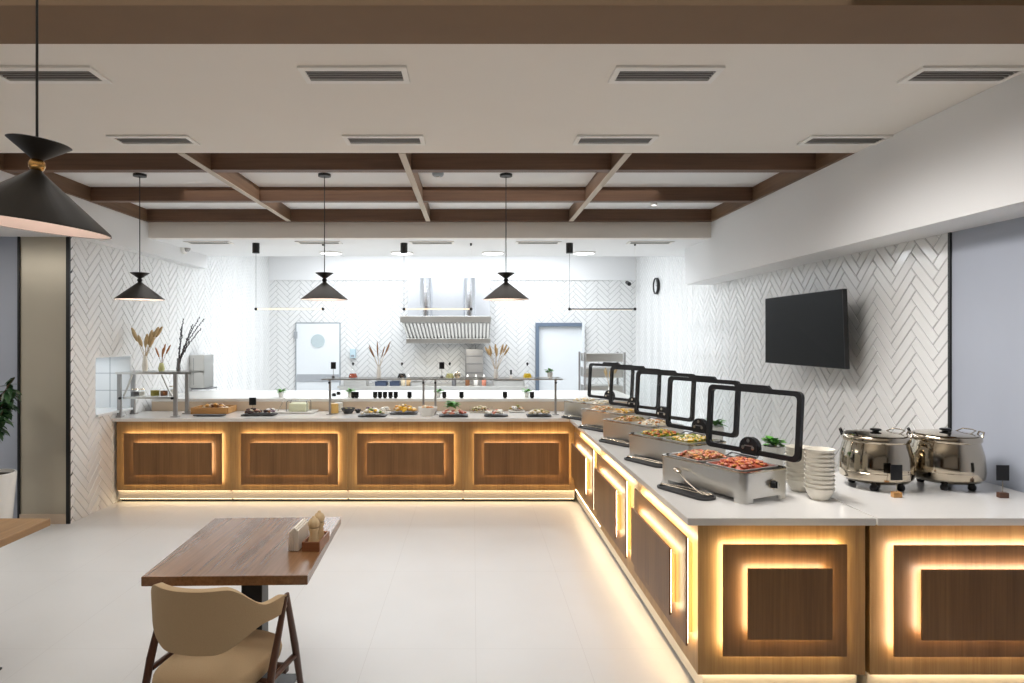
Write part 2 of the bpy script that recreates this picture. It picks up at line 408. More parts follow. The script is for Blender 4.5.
NY0, NY1, NZ0, NZ1 = 6.47, 7.13, 0.975, 1.54     # pass-through opening in the left wall
tiled_wall('wall_right', 4.09, YB, 0, 3.3, lambda s, t, h: (XR - h, s, t), seed=2)
tiled_wall('wall_left', 6.07, YB, 0, 3.3, lambda s, t, h: (XL + h, s, t), holes=[(NY0, NY1, NZ0, NZ1)], seed=3)
tiled_wall('wall_back', XL, XR, 0, 2.81, lambda s, t, h: (s, YB - h, t), seed=4)
struct(MB().box(XL, XR, YB - .03, YB + .1, 2.80, ZK + .01).build('trim_2', M['white_paint']))
struct(MB().box(XR, XR + .1, YREAR, 4.085, 0, 3.0).build('wall_panel_right', M['grey_panel']))
struct(MB().box(XR - .012, XR + .05, 4.08, 4.10, 0, 2.41).build('trim_3', M['black']))
struct(MB().box(-4.25, XL - .02, 6.07, 6.12, 0.09, 2.69).build('wall_panel_left', M['bronze_panel']))
struct(MB().box(XFAR, -4.25, 6.07, 6.12, 0, 2.69).build('wall_front_left', M['grey_panel']))
struct(MB().box(XL - .03, XL + .005, 6.055, 6.10, 0, 2.69).build('trim_4', M['black']))
struct(MB().box(-4.265, -4.245, 6.055, 6.10, 0, 2.69).build('trim_5', M['black']))
struct(MB().box(-4.245, XL - .03, 6.055, 6.10, 0, 0.09).build('baseboard_left', M['tan_board']))
# pass-through recess of the left wall lined with square tiles
b = MB()
def niche():
    d0, d1 = XL - .6, XL + .004
    b.mi = 0
    b.box(d0 - .02, d0, NY0 - .02, NY1 + .02, NZ0 - .02, NZ1 + .02)
    b.box(d0, d1, NY1, NY1 + .02, NZ0 - .02, NZ1 + .02); b.box(d0, d1, NY0 - .02, NY0, NZ0 - .02, NZ1 + .02)
    b.box(d0, d1 + .03, NY0, NY1, NZ0 - .025, NZ0); b.box(d0, d1, NY0, NY1, NZ1, NZ1 + .02)
    b.mi = 1
    for k in range(1, 3):
        z = NZ0 + k * (NZ1 - NZ0) / 3
        b.box(d0, d1, NY1 - .0015, NY1, z - .003, z + .003); b.box(d0, d0 + .0015, NY0, NY1, z - .003, z + .003)
    for x in (XL - .42, XL - .22): b.box(x - .003, x + .003, NY1 - .0015, NY1, NZ0, NZ1)
niche()
struct(b.build('window_1', [M['square_tile'], M['thin_line']]))

# coffer beams
def coffer():
    a = (ZM + .002)
    for Y in (4.998, 6.137, 7.195):
        w = MB().box(XBL, XBR, Y, Y + .085, a, ZR).build('beam', M['beam_wood'])
        struct(w)
    for i, X in enumerate((-2.05, -.50, 1.09)):
        bm_ = struct(MB().box(X - .024, X + .024, YC0 + .002, 7.20, a, ZR - .002).build('beam', M['beam_wood_y']))
        MB().box(X - .024, X + .024, YC0 + .002, 7.20, a - .006, a).build('trim', M['beam_lit_underside'], bm_)  # pale strip paints the light from the floor onto the beam underside
    struct(MB().box(XBL, XBL + .03, YC0, 7.20, a - .003, ZR - .002).build('beam', M['beam_wood_y']))
    struct(MB().box(XBR - .03, XBR, YC0, 7.20, a - .003, ZR - .002).build('beam', M['beam_wood_y']))
coffer()
struct(MB().box(XBL, XBR, 7.285, 7.40, ZS - .001, ZR).build('wall_bulkhead_servery', M['ceiling']))

# doors on the back wall
def door1():
    x0, x1 = (297 - CX) * YB / F, (340 - CX) * YB / F
    root = struct(MB().box(x0, x1, YB - .045, YB - .010, 0.01, 2.0).build('door_1', M['door_white']))
    fr = MB().box(x0 - .014, x0, YB - .05, YB - .006, 0, 2.015).box(x1, x1 + .010, YB - .05, YB - .006, 0, 2.015).box(x0, x1, YB - .05, YB - .006, 2.0, 2.018)
    fr.build('door_frame', M['thin_line'], root)
    cx = (318.5 - CX) * YB / F; cz = H - (341 - CY) * YB / F
    MB().lathe([(0, 0), (.125, 0), (.125, .012), (0, .012)], 32, (cx, YB - .045, cz), Matrix.Rotation(PI / 2, 4, 'X')).build('porthole', M['frost'], root, 40)
    MB().box(x0 + .01, x1 - .01, YB - .052, YB - .045, .92, 1.06).build('push_plate', M['door_band'], root)
    for z in (.4, 1.72): MB().box(x0 - .045, x0 + .02, YB - .06, YB - .045, z, z + .13).build('hinge', M['door_band'], root)
    r2x0, r2x1 = (538.5 - CX) * YB / F, (581 - CX) * YB / F
    root = struct(MB().box(r2x0, r2x1, YB - .030, YB - .010, 0.01, 1.95).build('door_2', M['door_white']))
    MB().box(r2x0 - .06, r2x0, YB - .11, YB - .006, 0, 2.01).box(r2x0, r2x1, YB - .11, YB - .006, 1.945, 2.01).build('door_frame', M['door_frame'], root)
    MB().box(r2x1, r2x1 + .05, YB - .10, YB - .006, 0, 2.01).build('door_frame', M['door_white'], root)
door1()

# ------------------------------------------------------------------ ceiling vents, lights
def make_vent(loc, label, group, w=.52, d=.19, n=4):
    t = thing('ceiling_vent', label, 'vent', loc, 0, group)
    MB().ring([(-w / 2, -d / 2), (w / 2, -d / 2), (w / 2, d / 2), (-w / 2, d / 2)], [(-w / 2 + .028, -d / 2 + .035), (w / 2 - .028, -d / 2 + .035), (w / 2 - .028, d / 2 - .035), (-w / 2 + .028, d / 2 - .035)], -.012, -.001).build('frame', M['vent_white'], t)
    MB().box(-w / 2 + .02, w / 2 - .02, -d / 2 + .03, d / 2 - .03, -.003, -.001).build('backing', M['vent_dark'], t)
    b = MB()
    for k in range(n):
        y = -d / 2 + .04 + (d - .08) * (k + .5) / n
        b.box(-w / 2 + .028, w / 2 - .028, y - .007, y + .007, -.009, -.006, m=None)
    b.build('slats', M['vent_slat'], t)
    return t
def dupv(v, loc, label, group): return dup(v, loc, None, label, group)
g1, g2, g3 = 'ceiling vents in the row by the brown beam', 'ceiling vents in the row before the timber grid', 'ceiling vents over the servery'
V0 = make_vent((-2.08, 3.17, ZM), 'ceiling vent in the row by the brown beam, above the big black lamp', g1)
dupv(V0, (-.577, 3.17, ZM), 'ceiling vent in the row by the brown beam, second from the big black lamp', g1)
dupv(V0, (.94, 3.17, ZM), 'ceiling vent in the row by the brown beam, third from the big black lamp', g1)
dupv(V0, (2.40, 3.17, ZM), 'ceiling vent in the row by the brown beam, fourth, against the white side bulkhead', g1)
dupv(V0, (-2.08, 4.22, ZM), 'ceiling vent in the row by the timber grid, behind the big black lamp', g2)
dupv(V0, (-.577, 4.22, ZM), 'ceiling vent in the row by the timber grid, second from the big black lamp', g2)
dupv(V0, (.925, 4.22, ZM), 'ceiling vent in the row by the timber grid, third from the big black lamp', g2)
dupv(V0, (2.42, 4.22, ZM), 'ceiling vent in the row by the timber grid, nearest the white side bulkhead', g2)
for px, w in ((209, 'beside the small dome camera'), (319, 'behind the second black pendant cord'), (432, 'in front of the extractor hood'), (538, 'behind the third black pendant cord'), (650, 'nearest the wall clock')):
    dupv(V0, ((px - CX) * 7.62 / F, 7.62, ZS), 'thin white servery ceiling vent ' + w, g3)

for px, w in ((256, 'beside the hood-side dome camera'), (331, 'behind the second black pendant'), (402, 'above the lit bar over the hood'), (493, 'behind the third black pendant'), (584, 'above the black bar pendant')):
    X = (px - CX) * 8.55 / F
    if px == 256: continue
    t = thing('ceiling_light', 'round flush white servery ceiling light ' + w, 'ceiling light', (X, 8.55, ZS), 0, 'round lights in the servery ceiling')
    MB().lathe([(.15, -.001), (.15, -.015), (.135, -.018), (.135, -.001)], 32).build('trim_ring', M['vent_white'], t, 40)
    MB().lathe([(0, -.014), (.134, -.014), (.134, -.004), (0, -.004)], 32).build('diffuser', M['panel_glow'], t, 40)
t = thing('ceiling_light', 'tiny lit downlight cylinder in the timber coffer', 'ceiling light', ((654 - CX) * 6.75 / F, 6.75, ZR))
MB().lathe([(0, -.001), (.035, -.001), (.035, -.05), (.028, -.05), (.028, -.04)], 20).build('housing', M['vent_white'], t, 40)
MB().lathe([(0, -.041), (.027, -.041)], 20).build('lens', M['panel_glow'], t)
t = thing('smoke_detector', 'small grey smoke detector in the timber coffer', 'smoke detector', ((438 - CX) * 5.6 / F, 5.6, ZR))
MB().lathe([(0, -.001), (.05, -.001), (.05, -.02), (.04, -.032), (0, -.034)], 24).build('housing', mat('detector_grey', (.40, .46, .50), .5), t, 40)
MB().lathe([(0, -.046), (.018, -.044), (.02, -.034)], 16).build('sensor', M['vent_white'], t, 40)

# ------------------------------------------------------------------ pendant lamps
def make_pendant(loc, label, zc, zneck, tilt=0.0, big=False):
    # origin at the neck
    t = thing('pendant_lamp', label, 'pendant lamp', loc, 0, 'black cone pendant lamps')
    L_ = zc - zneck
    MB().lathe([(0, L_ - .002), (.055, L_ - .002), (.055, L_ - .022), (0, L_ - .024)], 24).build('canopy', M['black'], t, 40)
    MB().cyl((0, 0, .0), (0, 0, L_ - .02), .0035 if big else .004, seg=8).build('cord', M['black'], t, 60)
    Rm = Matrix.Rotation(tilt, 4, 'Y')
    MB().lathe([(.012, .012), (.079, .060), (.076, .062), (.012, .018)], 40).xf(Rm).build('upper_cone', M['black_shade'], t, 40)
    MB().ico((0, 0, -.002), (.021, .021, .021), 3).xf(Rm).build('ball', M['brass'] if big else M['black'], t, 60)
    sh = MB().lathe([(.012, -.014), (.018, -.022), (.198, -.165), (.200, -.172), (.1985, -.172), (.196, -.166)], 48).xf(Rm).build('shade', M['black_shade'], t, 40)
    MB().lathe([(.014, -.028), (.1955, -.167), (.1975, -.171)], 48).xf(Rm).build('lining', M['lining'], sh, 60)
    MB().ico((0, 0, -.10), (.030, .030, .036), 2).xf(Rm).build('bulb', M['bulb'], t, 60)
    return t
P0 = make_pendant(((37 - CX) * 1.8 / F, 1.8, 2.230), 'large black cone pendant lamp with brass ball, nearest and cut by the frame', ZM, 2.230, math.radians(6.5), True)
P1 = make_pendant(((139.8 - CX) * 5.65 / F, 5.65, 2.248), 'black cone pendant lamp hanging before the tiled side wall and dried plants', ZR, 2.248)
for px, w in ((324.5, 'hanging before the door with the round window'), (506, 'hanging beside the extractor hood')):
    dup(P1, ((px - CX) * 5.65 / F, 5.65, 2.248), None, 'black cone pendant lamp ' + w)

def bar_pendant(px0, px1, Y, label, lit):
    x0, x1 = (px0 - CX) * Y / F, (px1 - CX) * Y / F; zb = 2.083
    t = thing('bar_pendant', label, 'pendant lamp', (x0, Y, zb), 0, 'slim bar pendants over the servery')
    w = x1 - x0
    MB().lathe([(0, ZS - zb - .001), (.042, ZS - zb - .001), (.042, ZS - zb - .12), (0, ZS - zb - .12)], 20).build('canopy', M['black'], t, 40)
    MB().cyl((0, 0, 0), (0, 0, ZS - zb - .12), .0022, seg=6).build('wire', M['dark_steel'], t)
    MB().cyl((w, 0, 0), (w, 0, ZS - zb - .02), .0016, seg=6).build('wire', M['vent_white'], t)
    MB().cyl((w, 0, ZS - zb - .03), (w, 0, ZS - zb - .001), .012, seg=10).build('ceiling_hook', M['black'], t)
    MB().cyl((-.01, 0, 0), (w + .01, 0, 0), .0075, seg=10).build('bar', M['black'] if not lit else M['bar_glow'], t, 40)
    for x in (0, w): MB().ico((x, 0, 0), (.019, .019, .019), 2).build('joint', M['black'], t, 60)
    if not lit: MB().box(0.03, w - .03, -.005, .005, -.0125, -.010).build('light_strip', M['bar_glow'], t)
bar_pendant(256, 323, 7.7, 'slim glowing bar pendant hung in front of the round-window door', True)
bar_pendant(404, 471, 7.7, 'slim glowing bar pendant hung in front of the extractor hood', True)
bar_pendant(569.5, 635, 7.7, 'slim black bar pendant hung in front of the blue-framed door', False)

# ------------------------------------------------------------------ buffet counters
ZT = 0.90
YF = 6.79       # cabinet front of the back run
XF = 1.062      # cabinet front of the side run
YE = 3.055      # end face of the side run
def panel_set(par, W_, m, outer, inner, led, weak, strong='tr'):
    """outer/inner = (x0,x1,z0,z1) on a face: local x along the face, local -y outwards, mapped by m"""
    off = .036; th = .010
    for i, (x0, x1, z0, z1) in enumerate((outer, inner)):
        base = -i * (off + th)
        nm = ('raised_panel', 'centre_panel')[i]
        b = MB().box(x0, x1, base - off - th, base - off, z0, z1, .0015).xf(m)
        p = b.build(nm, M['oak_shaded'], par)
        q = .045
        MB().box(x0 + q, x1 - q, base - off, base - .0005, z0 + q, z1 - q).xf(m).build('spacer', M['oak'], p)
        e0, e1 = .008, .030; y0, y1 = base - off + .0002, base - off + .003
        for side, bx in (('t', (x0 + e0, x1 - e0, y0, y1, z1 - e1, z1 - e0)), ('l', (x0 + e0, x0 + e1, y0, y1, z0 + e1, z1 - e1)),
                         ('r', (x1 - e1, x1 - e0, y0, y1, z0 + e1, z1 - e1)), ('b', (x0 + e0, x1 - e0, y0, y1, z0 + e0, z0 + e1))):
            MB().box(*bx).xf(m).build('light_strip', led if side in strong else weak, p)
gC, gS = 'oak cabinets of the back buffet run', 'oak cabinets of the side buffet run'
z_o = (.275, .795); z_i = (.375, .705)
px_b = [115.5, 231, 347.5, 463, 575]
px_o = [(124, 222), (241, 338), (357, 454), (474, 569)]
px_i = [(133.5, 212), (250, 328), (367, 444), (484, 559)]
wb = ['beneath the dried plants shelf', 'beneath the white tray of cheese', 'beneath the yellow cheese plate', 'at the inner corner of the run']
for i in range(4):
    x0, x1 = [(p - CX) * YF / F for p in (px_b[i], px_b[i + 1])]
    if i == 0: x0 = -3.74
    if i == 3: x1 = XF + .01
    xc = (x0 + x1) / 2
    t = thing('buffet_cabinet', 'oak cabinet with glowing framed panel, ' + wb[i], 'cabinet', (xc, YF, 0), 0, gC)
    w = x1 - x0
    MB().box(-w / 2 + .0006, w / 2 - .0006, 0, .62, .137, .8645).build('carcass', M['oak'], t)
    MB().box(-w / 2 + .0006, w / 2 - .0006, .035, .60, .045, .136).build('kickboard', M['kick'], t)
    MB().box(-w / 2 + .0006, w / 2 - .0006, .10, .60, .0, .044).build('plinth', M['black'], t)
    MB().box(-w / 2 + .01, w / 2 - .01, .010, .024, .1335, .1365).build('floor_light_strip', M['led_floor_low'], t)
    MB().box(-w / 2 + .01, w / 2 - .01, .045, .060, .040, .0445).build('floor_light_strip', M['led_floor_low'], t)
    o = [((p - CX) * (YF - .042) / F) - xc for p in px_o[i]]; n_ = [((p - CX) * (YF - .084) / F) - xc for p in px_i[i]]
    panel_set(t, w, Matrix.Identity(4), (o[0], o[1], .21, .745), (n_[0], n_[1], .32, .654), M['led_back'], M['led_back_weak'], 'tr')
mS = Matrix.Rotation(-PI / 2, 4, 'Z')       # face looks to -X; local x runs to -Y
ys = [(5.40, 6.79), (4.19, 5.40), (YE, 4.19)]
yo = [(5.50, 6.50), (4.31, 5.31), (3.09, 4.08)]
ws = ['at the inner corner, first on the side run', 'middle one of the side run', 'last of the side run with a panelled end']
for i in range(3):
    y0, y1 = ys[i]; yc = (y0 + y1) / 2; w = y1 - y0
    t = thing('buffet_cabinet', 'oak cabinet with glowing framed panels, ' + ws[i], 'cabinet', (XF, yc, 0), 0, gS)
    dep = .79 if i else .79
    ymax = w / 2 - .0006
    if i == 0: ymax = w / 2 + .60
    MB().box(0.0 if i else 0.012, dep, -w / 2 + .0006, ymax, .155, .8645).build('carcass', M['oak'], t)
    MB().box(.035, dep - .02, -w / 2 + (.035 if i == 2 else .0006), ymax, .045, .154).build('kickboard', M['kick'], t)
    MB().box(.10, dep - .1, -w / 2 + (.10 if i == 2 else .0006), ymax, 0, .044).build('plinth', M['black'], t)
    b = MB().box(.010, .024, -w / 2 + .01, w / 2 - .01, .1515, .1545)
    b.build('floor_light_strip', M['led_floor'], t)
    a0, a1 = yo[i][0] - yc, yo[i][1] - yc
    panel_set(t, w, mS, (-a1, -a0, z_o[0] - .0, z_o[1]), (-a1 + .11, -a0 - .11, z_i[0], z_i[1]), M['led'], M['led_weak'], 'tr')
    if i == 2:
        X = lambda p, Y: (p - CX) * Y / F - XF
        m2 = Matrix.Translation((0, -w / 2, 0))
        panel_set(t, w, m2, (X(723, 3.013), X(847, 3.013), .263, .784), (X(747.5, 2.971), X(832, 2.971), .362, .688), M['led'], M['led_weak'], 'tl')
        MB().box(.03, .76, -w / 2 + .010, -w / 2 + .024, .1515, .1545).build('floor_light_strip', M['led_floor'], t)
# soup cabinet
XS0 = (870 - CX) * YE / F
t = thing('buffet_cabinet', 'oak cabinet with glowing framed panel under the two soup kettles', 'cabinet', (XS0, YE, 0), 0, 'oak cabinet under the soup kettles')
W2 = XR - .012 - XS0
MB().box(0, W2, 0, 1.0, .155, .8645).build('carcass', M['oak'], t)
MB().box(.01, W2 - .01, .035, .98, .045, .154).build('kickboard', M['kick'], t)
MB().box(.06, W2 - .05, .10, .9, 0, .044).build('plinth', M['black'], t)
MB().box(.03, W2 - .03, .010, .024, .1515, .1545).build('floor_light_strip', M['led_floor'], t)
X = lambda p, Y: (p - CX) * Y / F - XS0
panel_set(t, W2, Matrix.Identity(4), (X(894, 3.013), W2 - .10, .261, .780), (X(921, 2.971), W2 - .225, .359, .683), M['led_pink'], M['led_pink_weak'], 'tl')

# worktops (each a slab of its own)
def worktop(label, poly, z0=ZT - .034, z1=ZT, name='worktop'):
    cx = sum(p[0] for p in poly) / len(poly); cy = sum(p[1] for p in poly) / len(poly)
    b = MB().prism([(x - cx, y - cy) for x, y in poly], 0, z1 - z0)
    ed = [e for e in b.bm.edges]
    bmesh.ops.bevel(b.bm, geom=ed, offset=.002, segments=2, affect='EDGES')
    return tag(b.build(name, M['worktop'], loc=(cx, cy, z0 + .0005)), label, 'worktop', 'pale stone worktops')
worktop('long pale worktop of the back buffet run', [(XL + .012, 6.75), (1.005, 6.75), (1.005, 7.44), (XL + .012, 7.44)])
worktop('pale worktop under the chafing dishes', [(1.007, 3.03), (1.888, 3.03), (1.888, 7.44), (1.007, 7.44)])
worktop('pale worktop under the two soup kettles', [(1.896, 3.03), (XR - .012, 3.03), (XR - .012, 4.09), (1.896, 4.09)])
# raised pass ledge behind the back run
t = thing('pass_counter', 'white pass counter with tan front board behind the buffet', 'counter', (-1.4, 7.45, 0))
MB().box(-2.30, 3.3, 0, .018, .45, 1.005).build('front_board', M['tan_board'], t)
MB().box(-2.30, 3.3, 0, 1.15, 1.006, 1.04, .003).build('ledge', M['porcelain'], t)
MB().box(-2.28, 3.28, .05, 1.10, 0, 1.004).build('body', M['white_paint'], t)
# kitchen prep counter far behind
t = thing('prep_counter', 'steel kitchen prep counter along the back wall under the hood', 'counter', (-.70, 11.55, 0))
MB().box(-1.65, 1.65, -.35, .40, .86, .90, .004).build('top', M['steel'], t)
MB().box(-1.62, 1.62, -.32, .38, .0, .859).build('body', M['steel'], t)

# ------------------------------------------------------------------ chafing dishes
def pan_food(name, label, cols, loc, rz, wx, wy, z, n=150, s=.014, hump=.018, cat='food', group=None, seed=0, base=None, elong=1.6):
    rnd = random.Random(seed)
    b = MB(); mats = [FOOD[c] for c in cols]
    b.mi = 0
    def dome(u, v):
        x, y = (u - .5) * wx, (v - .5) * wy
        k = max(0, 1 - (abs(2 * u - 1) ** 4)) * max(0, 1 - (abs(2 * v - 1) ** 4))
        return (x, y, -.012 + (hump + .012) * k)
    b.grid(dome, 10, 10)
    for k in range(n):
        u, v = rnd.uniform(.09, .91), rnd.uniform(.08, .92)
        p = Vector(dome(u, v)); b.mi = rnd.randrange(len(mats)); q = s * rnd.uniform(.7, 1.25)
        b.ico(p + Vector((0, 0, q * .25)), (q * elong * .75, q * .75, q * .6), 1, Matrix.Rotation(rnd.uniform(0, PI), 3, 'Z') @ Matrix.Rotation(rnd.uniform(-.6, .6), 3, 'X'))
    o = b.build(name, mats, None, 50, loc=loc, rz=rz)
    return tag(o, label, cat, group, 'stuff')

DL, DW, DH = .60, .335, .16
def make_dish(label):
    t = thing('chafing_dish', label, 'chafing dish', (0, 0, ZT + .0008), 0, 'steel chafing dishes on the side run')
    o, i = rrect(DL, DW, .035), rrect(DL - .006, DW - .006, .033)
    b = MB().ring(o, i, .022, DH - .008)
    # four corner feet left by the arches of the skirt
    for sx in (-1, 1):
        for sy in (-1, 1):
            fo = [p for p in rrect(DL, DW, .035, 6) if p[0] * sx > DL / 2 - .04 and p[1] * sy > DW / 2 - .04]
            fo = sorted(fo, key=lambda p: math.atan2(p[1] - sy * (DW / 2 - .035), p[0] - sx * (DL / 2 - .035)) % (2 * PI) if not (sx > 0 and sy < 0) else ((math.atan2(p[1] - sy * (DW / 2 - .035), p[0] - sx * (DL / 2 - .035)) + PI) % (2 * PI)))
            a, c = fo[0], fo[-1]
            ext = lambda p, q: p
            line = [(a[0] - (.03 * sx if abs(abs(a[1]) - DW / 2) < 1e-4 else 0), a[1] - (.03 * sy if abs(abs(a[0]) - DL / 2) < 1e-4 else 0))] + fo + \
                   [(c[0] - (.03 * sx if abs(abs(c[1]) - DW / 2) < 1e-4 else 0), c[1] - (.03 * sy if abs(abs(c[0]) - DL / 2) < 1e-4 else 0))]
            inn = [(x - .008 * sx, y - .008 * sy) for x, y in line]
            b.prism(line + inn[::-1], 0, .023)
    b.build('body', M['steel'], t, 40)
    MB().ring(rrect(DL + .006, DW + .006, .037), rrect(DL - .03, DW - .03, .02), DH - .008, DH, ).build('rim', M['polished'], t, 40)
    for sx in (-1, 1):
        c = sx * .140
        b = MB(); po, pi_ = rrect(.255, .29, .025, 5, c, 0), rrect(.235, .27, .022, 5, c, 0)
        b.ring(po, pi_, DH, DH + .005)
        b.ring(rrect(.240, .275, .022, 5, c, 0), rrect(.235, .27, .022, 5, c, 0), DH - .06, DH + .002)
        b.prism(rrect(.237, .272, .022, 5, c, 0), DH - .062, DH - .058)
        b.build('food_pan', M['pan_steel'], t, 40)
    for z, x in ((.07, 0),):
        MB().cyl((-DL / 2 - .001, -.04, .085), (-DL / 2 - .006, -.04, .085), .026, seg=20).build('dial_plate', M['polished'], t, 40)
        k = MB().cyl((-DL / 2 - .006, -.04, .085), (-DL / 2 - .028, -.04, .085), .021, .018, seg=20)
        k.box(-DL / 2 - .034, -DL / 2 - .027, -.045, -.035, .068, .102, .002)
        kd = k.build('dial', M['black_plastic'], t, 40)
        MB().box(-DL / 2 - .037, -DL / 2 - .033, -.044, -.036, .070, .100, .001).build('pointer', M['steel'], kd)
    # open lid: black rounded frame with a glass pane, standing on the hinge at the back
    lw, lh, lz = .64, .380, .178
    mL = Matrix.Translation((0, -DW / 2 - .065, lz)) @ Matrix.Rotation(math.radians(4), 4, 'X') @ Matrix.Rotation(PI / 2, 4, 'X') @ Matrix.Translation((0, lh / 2, 0))
    fr = MB().ring(rrect(lw, lh, .035, 6), rrect(lw - .056, lh - .056, .022, 6), -.012, .012, mL)
    fr.build('lid_frame', M['black_plastic'], t, 40)
    MB().prism(rrect(lw - .05, lh - .05, .022, 6), -.002, .002, mL).build('lid_glass', M['thin_glass'], t)
    hp = [(-.13, lh / 2 - .01), (.13, lh / 2 - .01), (.10, lh / 2 + .018), (-.10, lh / 2 + .018)]
    MB().prism(hp, -.011, .013, mL).build('lid_handle', M['black_plastic'], t)
    b = MB(); n = 24
    b.prism([(.064 * math.cos(2 * PI * k / n), -lh / 2 + .035 + .062 * math.sin(2 * PI * k / n)) for k in range(n)], -.016, .018, mL)
    d = b.build('hinge_disc', M['black_plastic'], t, 40)
    for dx, dz in ((0, .04), (-.034, .0), (.034, .0)):
        b = MB(); b.prism([(dx + .011 * math.cos(2 * PI * k / 12), -lh / 2 + .035 + dz + .011 * math.sin(2 * PI * k / 12)) for k in range(12)], -.021, -.015, mL)
        b.build('screw', M['polished'], d)
    b = MB().tube([(-.09, -DW / 2 + .03, DH), (-.09, -DW / 2 - .02, DH + .016), (.09, -DW / 2 - .02, DH + .016), (.09, -DW / 2 + .03, DH)], .005, 8)
    b.box(-.035, .035, -DW / 2 - .08, -DW / 2 + .012, DH - .02, DH + .012, .003).box(-.028, .028, -DW / 2 - .078, -DW / 2 - .052, DH, lz + .05)
    b.build('hinge', M['dark_steel'], t, 40)
    return t
DANG = math.atan2(.891, -.454)
DPOS = [(1.385, 3.615), (1.395, 4.455), (1.372, 5.25), (1.33, 6.05), (1.28, 6.84)]
DROT = [math.radians(a) for a in (0, 1, 3, 5, 8)]
FOODS = [(('brown', 'orange', 'tan', 'pink', 'red'), ('red', 'pink', 'red', 'orange')), (('green', 'orange', 'olive', 'red', 'yellow'), ('olive', 'yellow', 'green', 'cream')),
         (('tan', 'olive', 'orange', 'cream'), ('cream', 'tan', 'white', 'orange')), (('tan', 'orange', 'cream'), ('tan', 'cream', 'yellow')), (('cream', 'white', 'yellow'), ('cream', 'white'))]
FN = [('mixed stir-fry', 'red chopped meat stew'), ('green and orange vegetables', 'olive and yellow vegetables'), ('tan and olive stew', 'pale pasta'), ('golden tan nuggets', 'tan and cream pasta'), ('cream coloured rice', 'white rice')]
DW_ = ['of red meat stew, nearest the stacked bowls', 'of green vegetables, second from the stacked bowls', 'of tan stew and pasta, middle of the five', 'of golden nuggets, fourth from the stacked bowls', 'of pale rice, at the far corner of the buffet']
L0 = Vector((math.cos(DANG), math.sin(DANG))); N0 = Vector((-math.sin(DANG), math.cos(DANG)))

def make_tray(label):
    b = MB(); b.ring(rrect(.37, .120, .05, 6), rrect(.352, .102, .043, 6), .004, .012); b.prism(rrect(.366, .116, .048, 6), 0, .005)
    return tag(b.build('slate_tray', M['slate'], None, 40), label, 'tray', 'dark serving-tool trays on the side run')
def make_tongs(label):
    t = thing('tongs', label, 'tongs', (0, 0, 0), 0, 'steel serving tongs on the dark trays')
    for s in (-1, 1):
        pts = [(-.16, s * .004, .012), (-.10, s * .013, .014), (0, s * .022, .016), (.09, s * .019, .013), (.125, s * .014, .011)]
        MB().tube(pts, [.006, .006, .006, .006, .010], 8, flat=.45).build('arm', M['polished'], t, 50)
        MB().ico((.14, s * .014, .012), (.026, .011, .005), 2).build('scoop', M['polished'], t, 60)
    MB().tube([(-.155, -.006, .012), (-.166, 0, .012), (-.155, .006, .012)], .006, 8).build('spring', M['polished'], t, 50)
    return t
dish = tray = tong = None
for i, (x, y) in enumerate(DPOS):
    DA = DANG + DROT[i]; L1 = Vector((math.cos(DA), math.sin(DA))); N1 = Vector((-math.sin(DA), math.cos(DA)))
    lab = 'open steel chafing dish ' + DW_[i]
    if i == 0:
        dish = make_dish(lab); dish.location = (x, y, ZT + .0008); dish.rotation_euler.z = DA
    else: dup(dish, (x, y, ZT + .0008), DA, lab)
    for k, sx in enumerate((1, -1)):
        p = Vector((x, y)) + L1 * (sx * .140)
        pan_food('food', FN[i][k] + ' filling the ' + ('far' if sx > 0 else 'near') + ' pan of a chafing dish', FOODS[i][k], (p.x, p.y, ZT + DH - .006), DA, .212, .246, 0, 170 if i < 2 else 90, .0135, .030, seed=i * 2 + k)
    p = Vector((x, y)) + N1 * (DW / 2 + .080) + L1 * .02
    lb = ['nearest the stacked bowls', 'by the vegetable dish', 'by the middle dish', 'by the nugget dish', 'by the far corner dish'][i]
    if i == 0:
        tray = make_tray('narrow dark tray for serving tools ' + lb); tray.location = (p.x, p.y, ZT + .0012); tray.rotation_euler.z = DA
        tong = make_tongs('steel serving tongs lying on the dark tray ' + lb); tong.location = (p.x, p.y, ZT + .0105); tong.rotation_euler.z = DA + PI + .12
    else:
        dup(tray, (p.x, p.y, ZT + .0012), DA, 'narrow dark tray for serving tools ' + lb)
        dup(tong, (p.x, p.y, ZT + .0105), DA + PI + .12, 'steel serving tongs lying on the dark tray ' + lb)
p = Vector(DPOS[0]) + N0 * (DW / 2 + .10) - L0 * .02
t = thing('serving_spoon', 'steel serving spoon leaning across the dark tray nearest the stacked bowls', 'spoon', (p.x, p.y, ZT + .03), DANG + PI - .25)
MB().tube([(-.14, .028, .065), (-.05, .022, .032), (.06, .012, .012), (.13, .006, .004)], [.004, .0045, .005, .006], 8, flat=.5).build('handle', M['polished'], t, 50)
MB().ico((-.162, .03, .072), (.034, .022, .008), 2, Matrix.Rotation(.3, 3, 'Y')).build('bowl', M['polished'], t, 60)

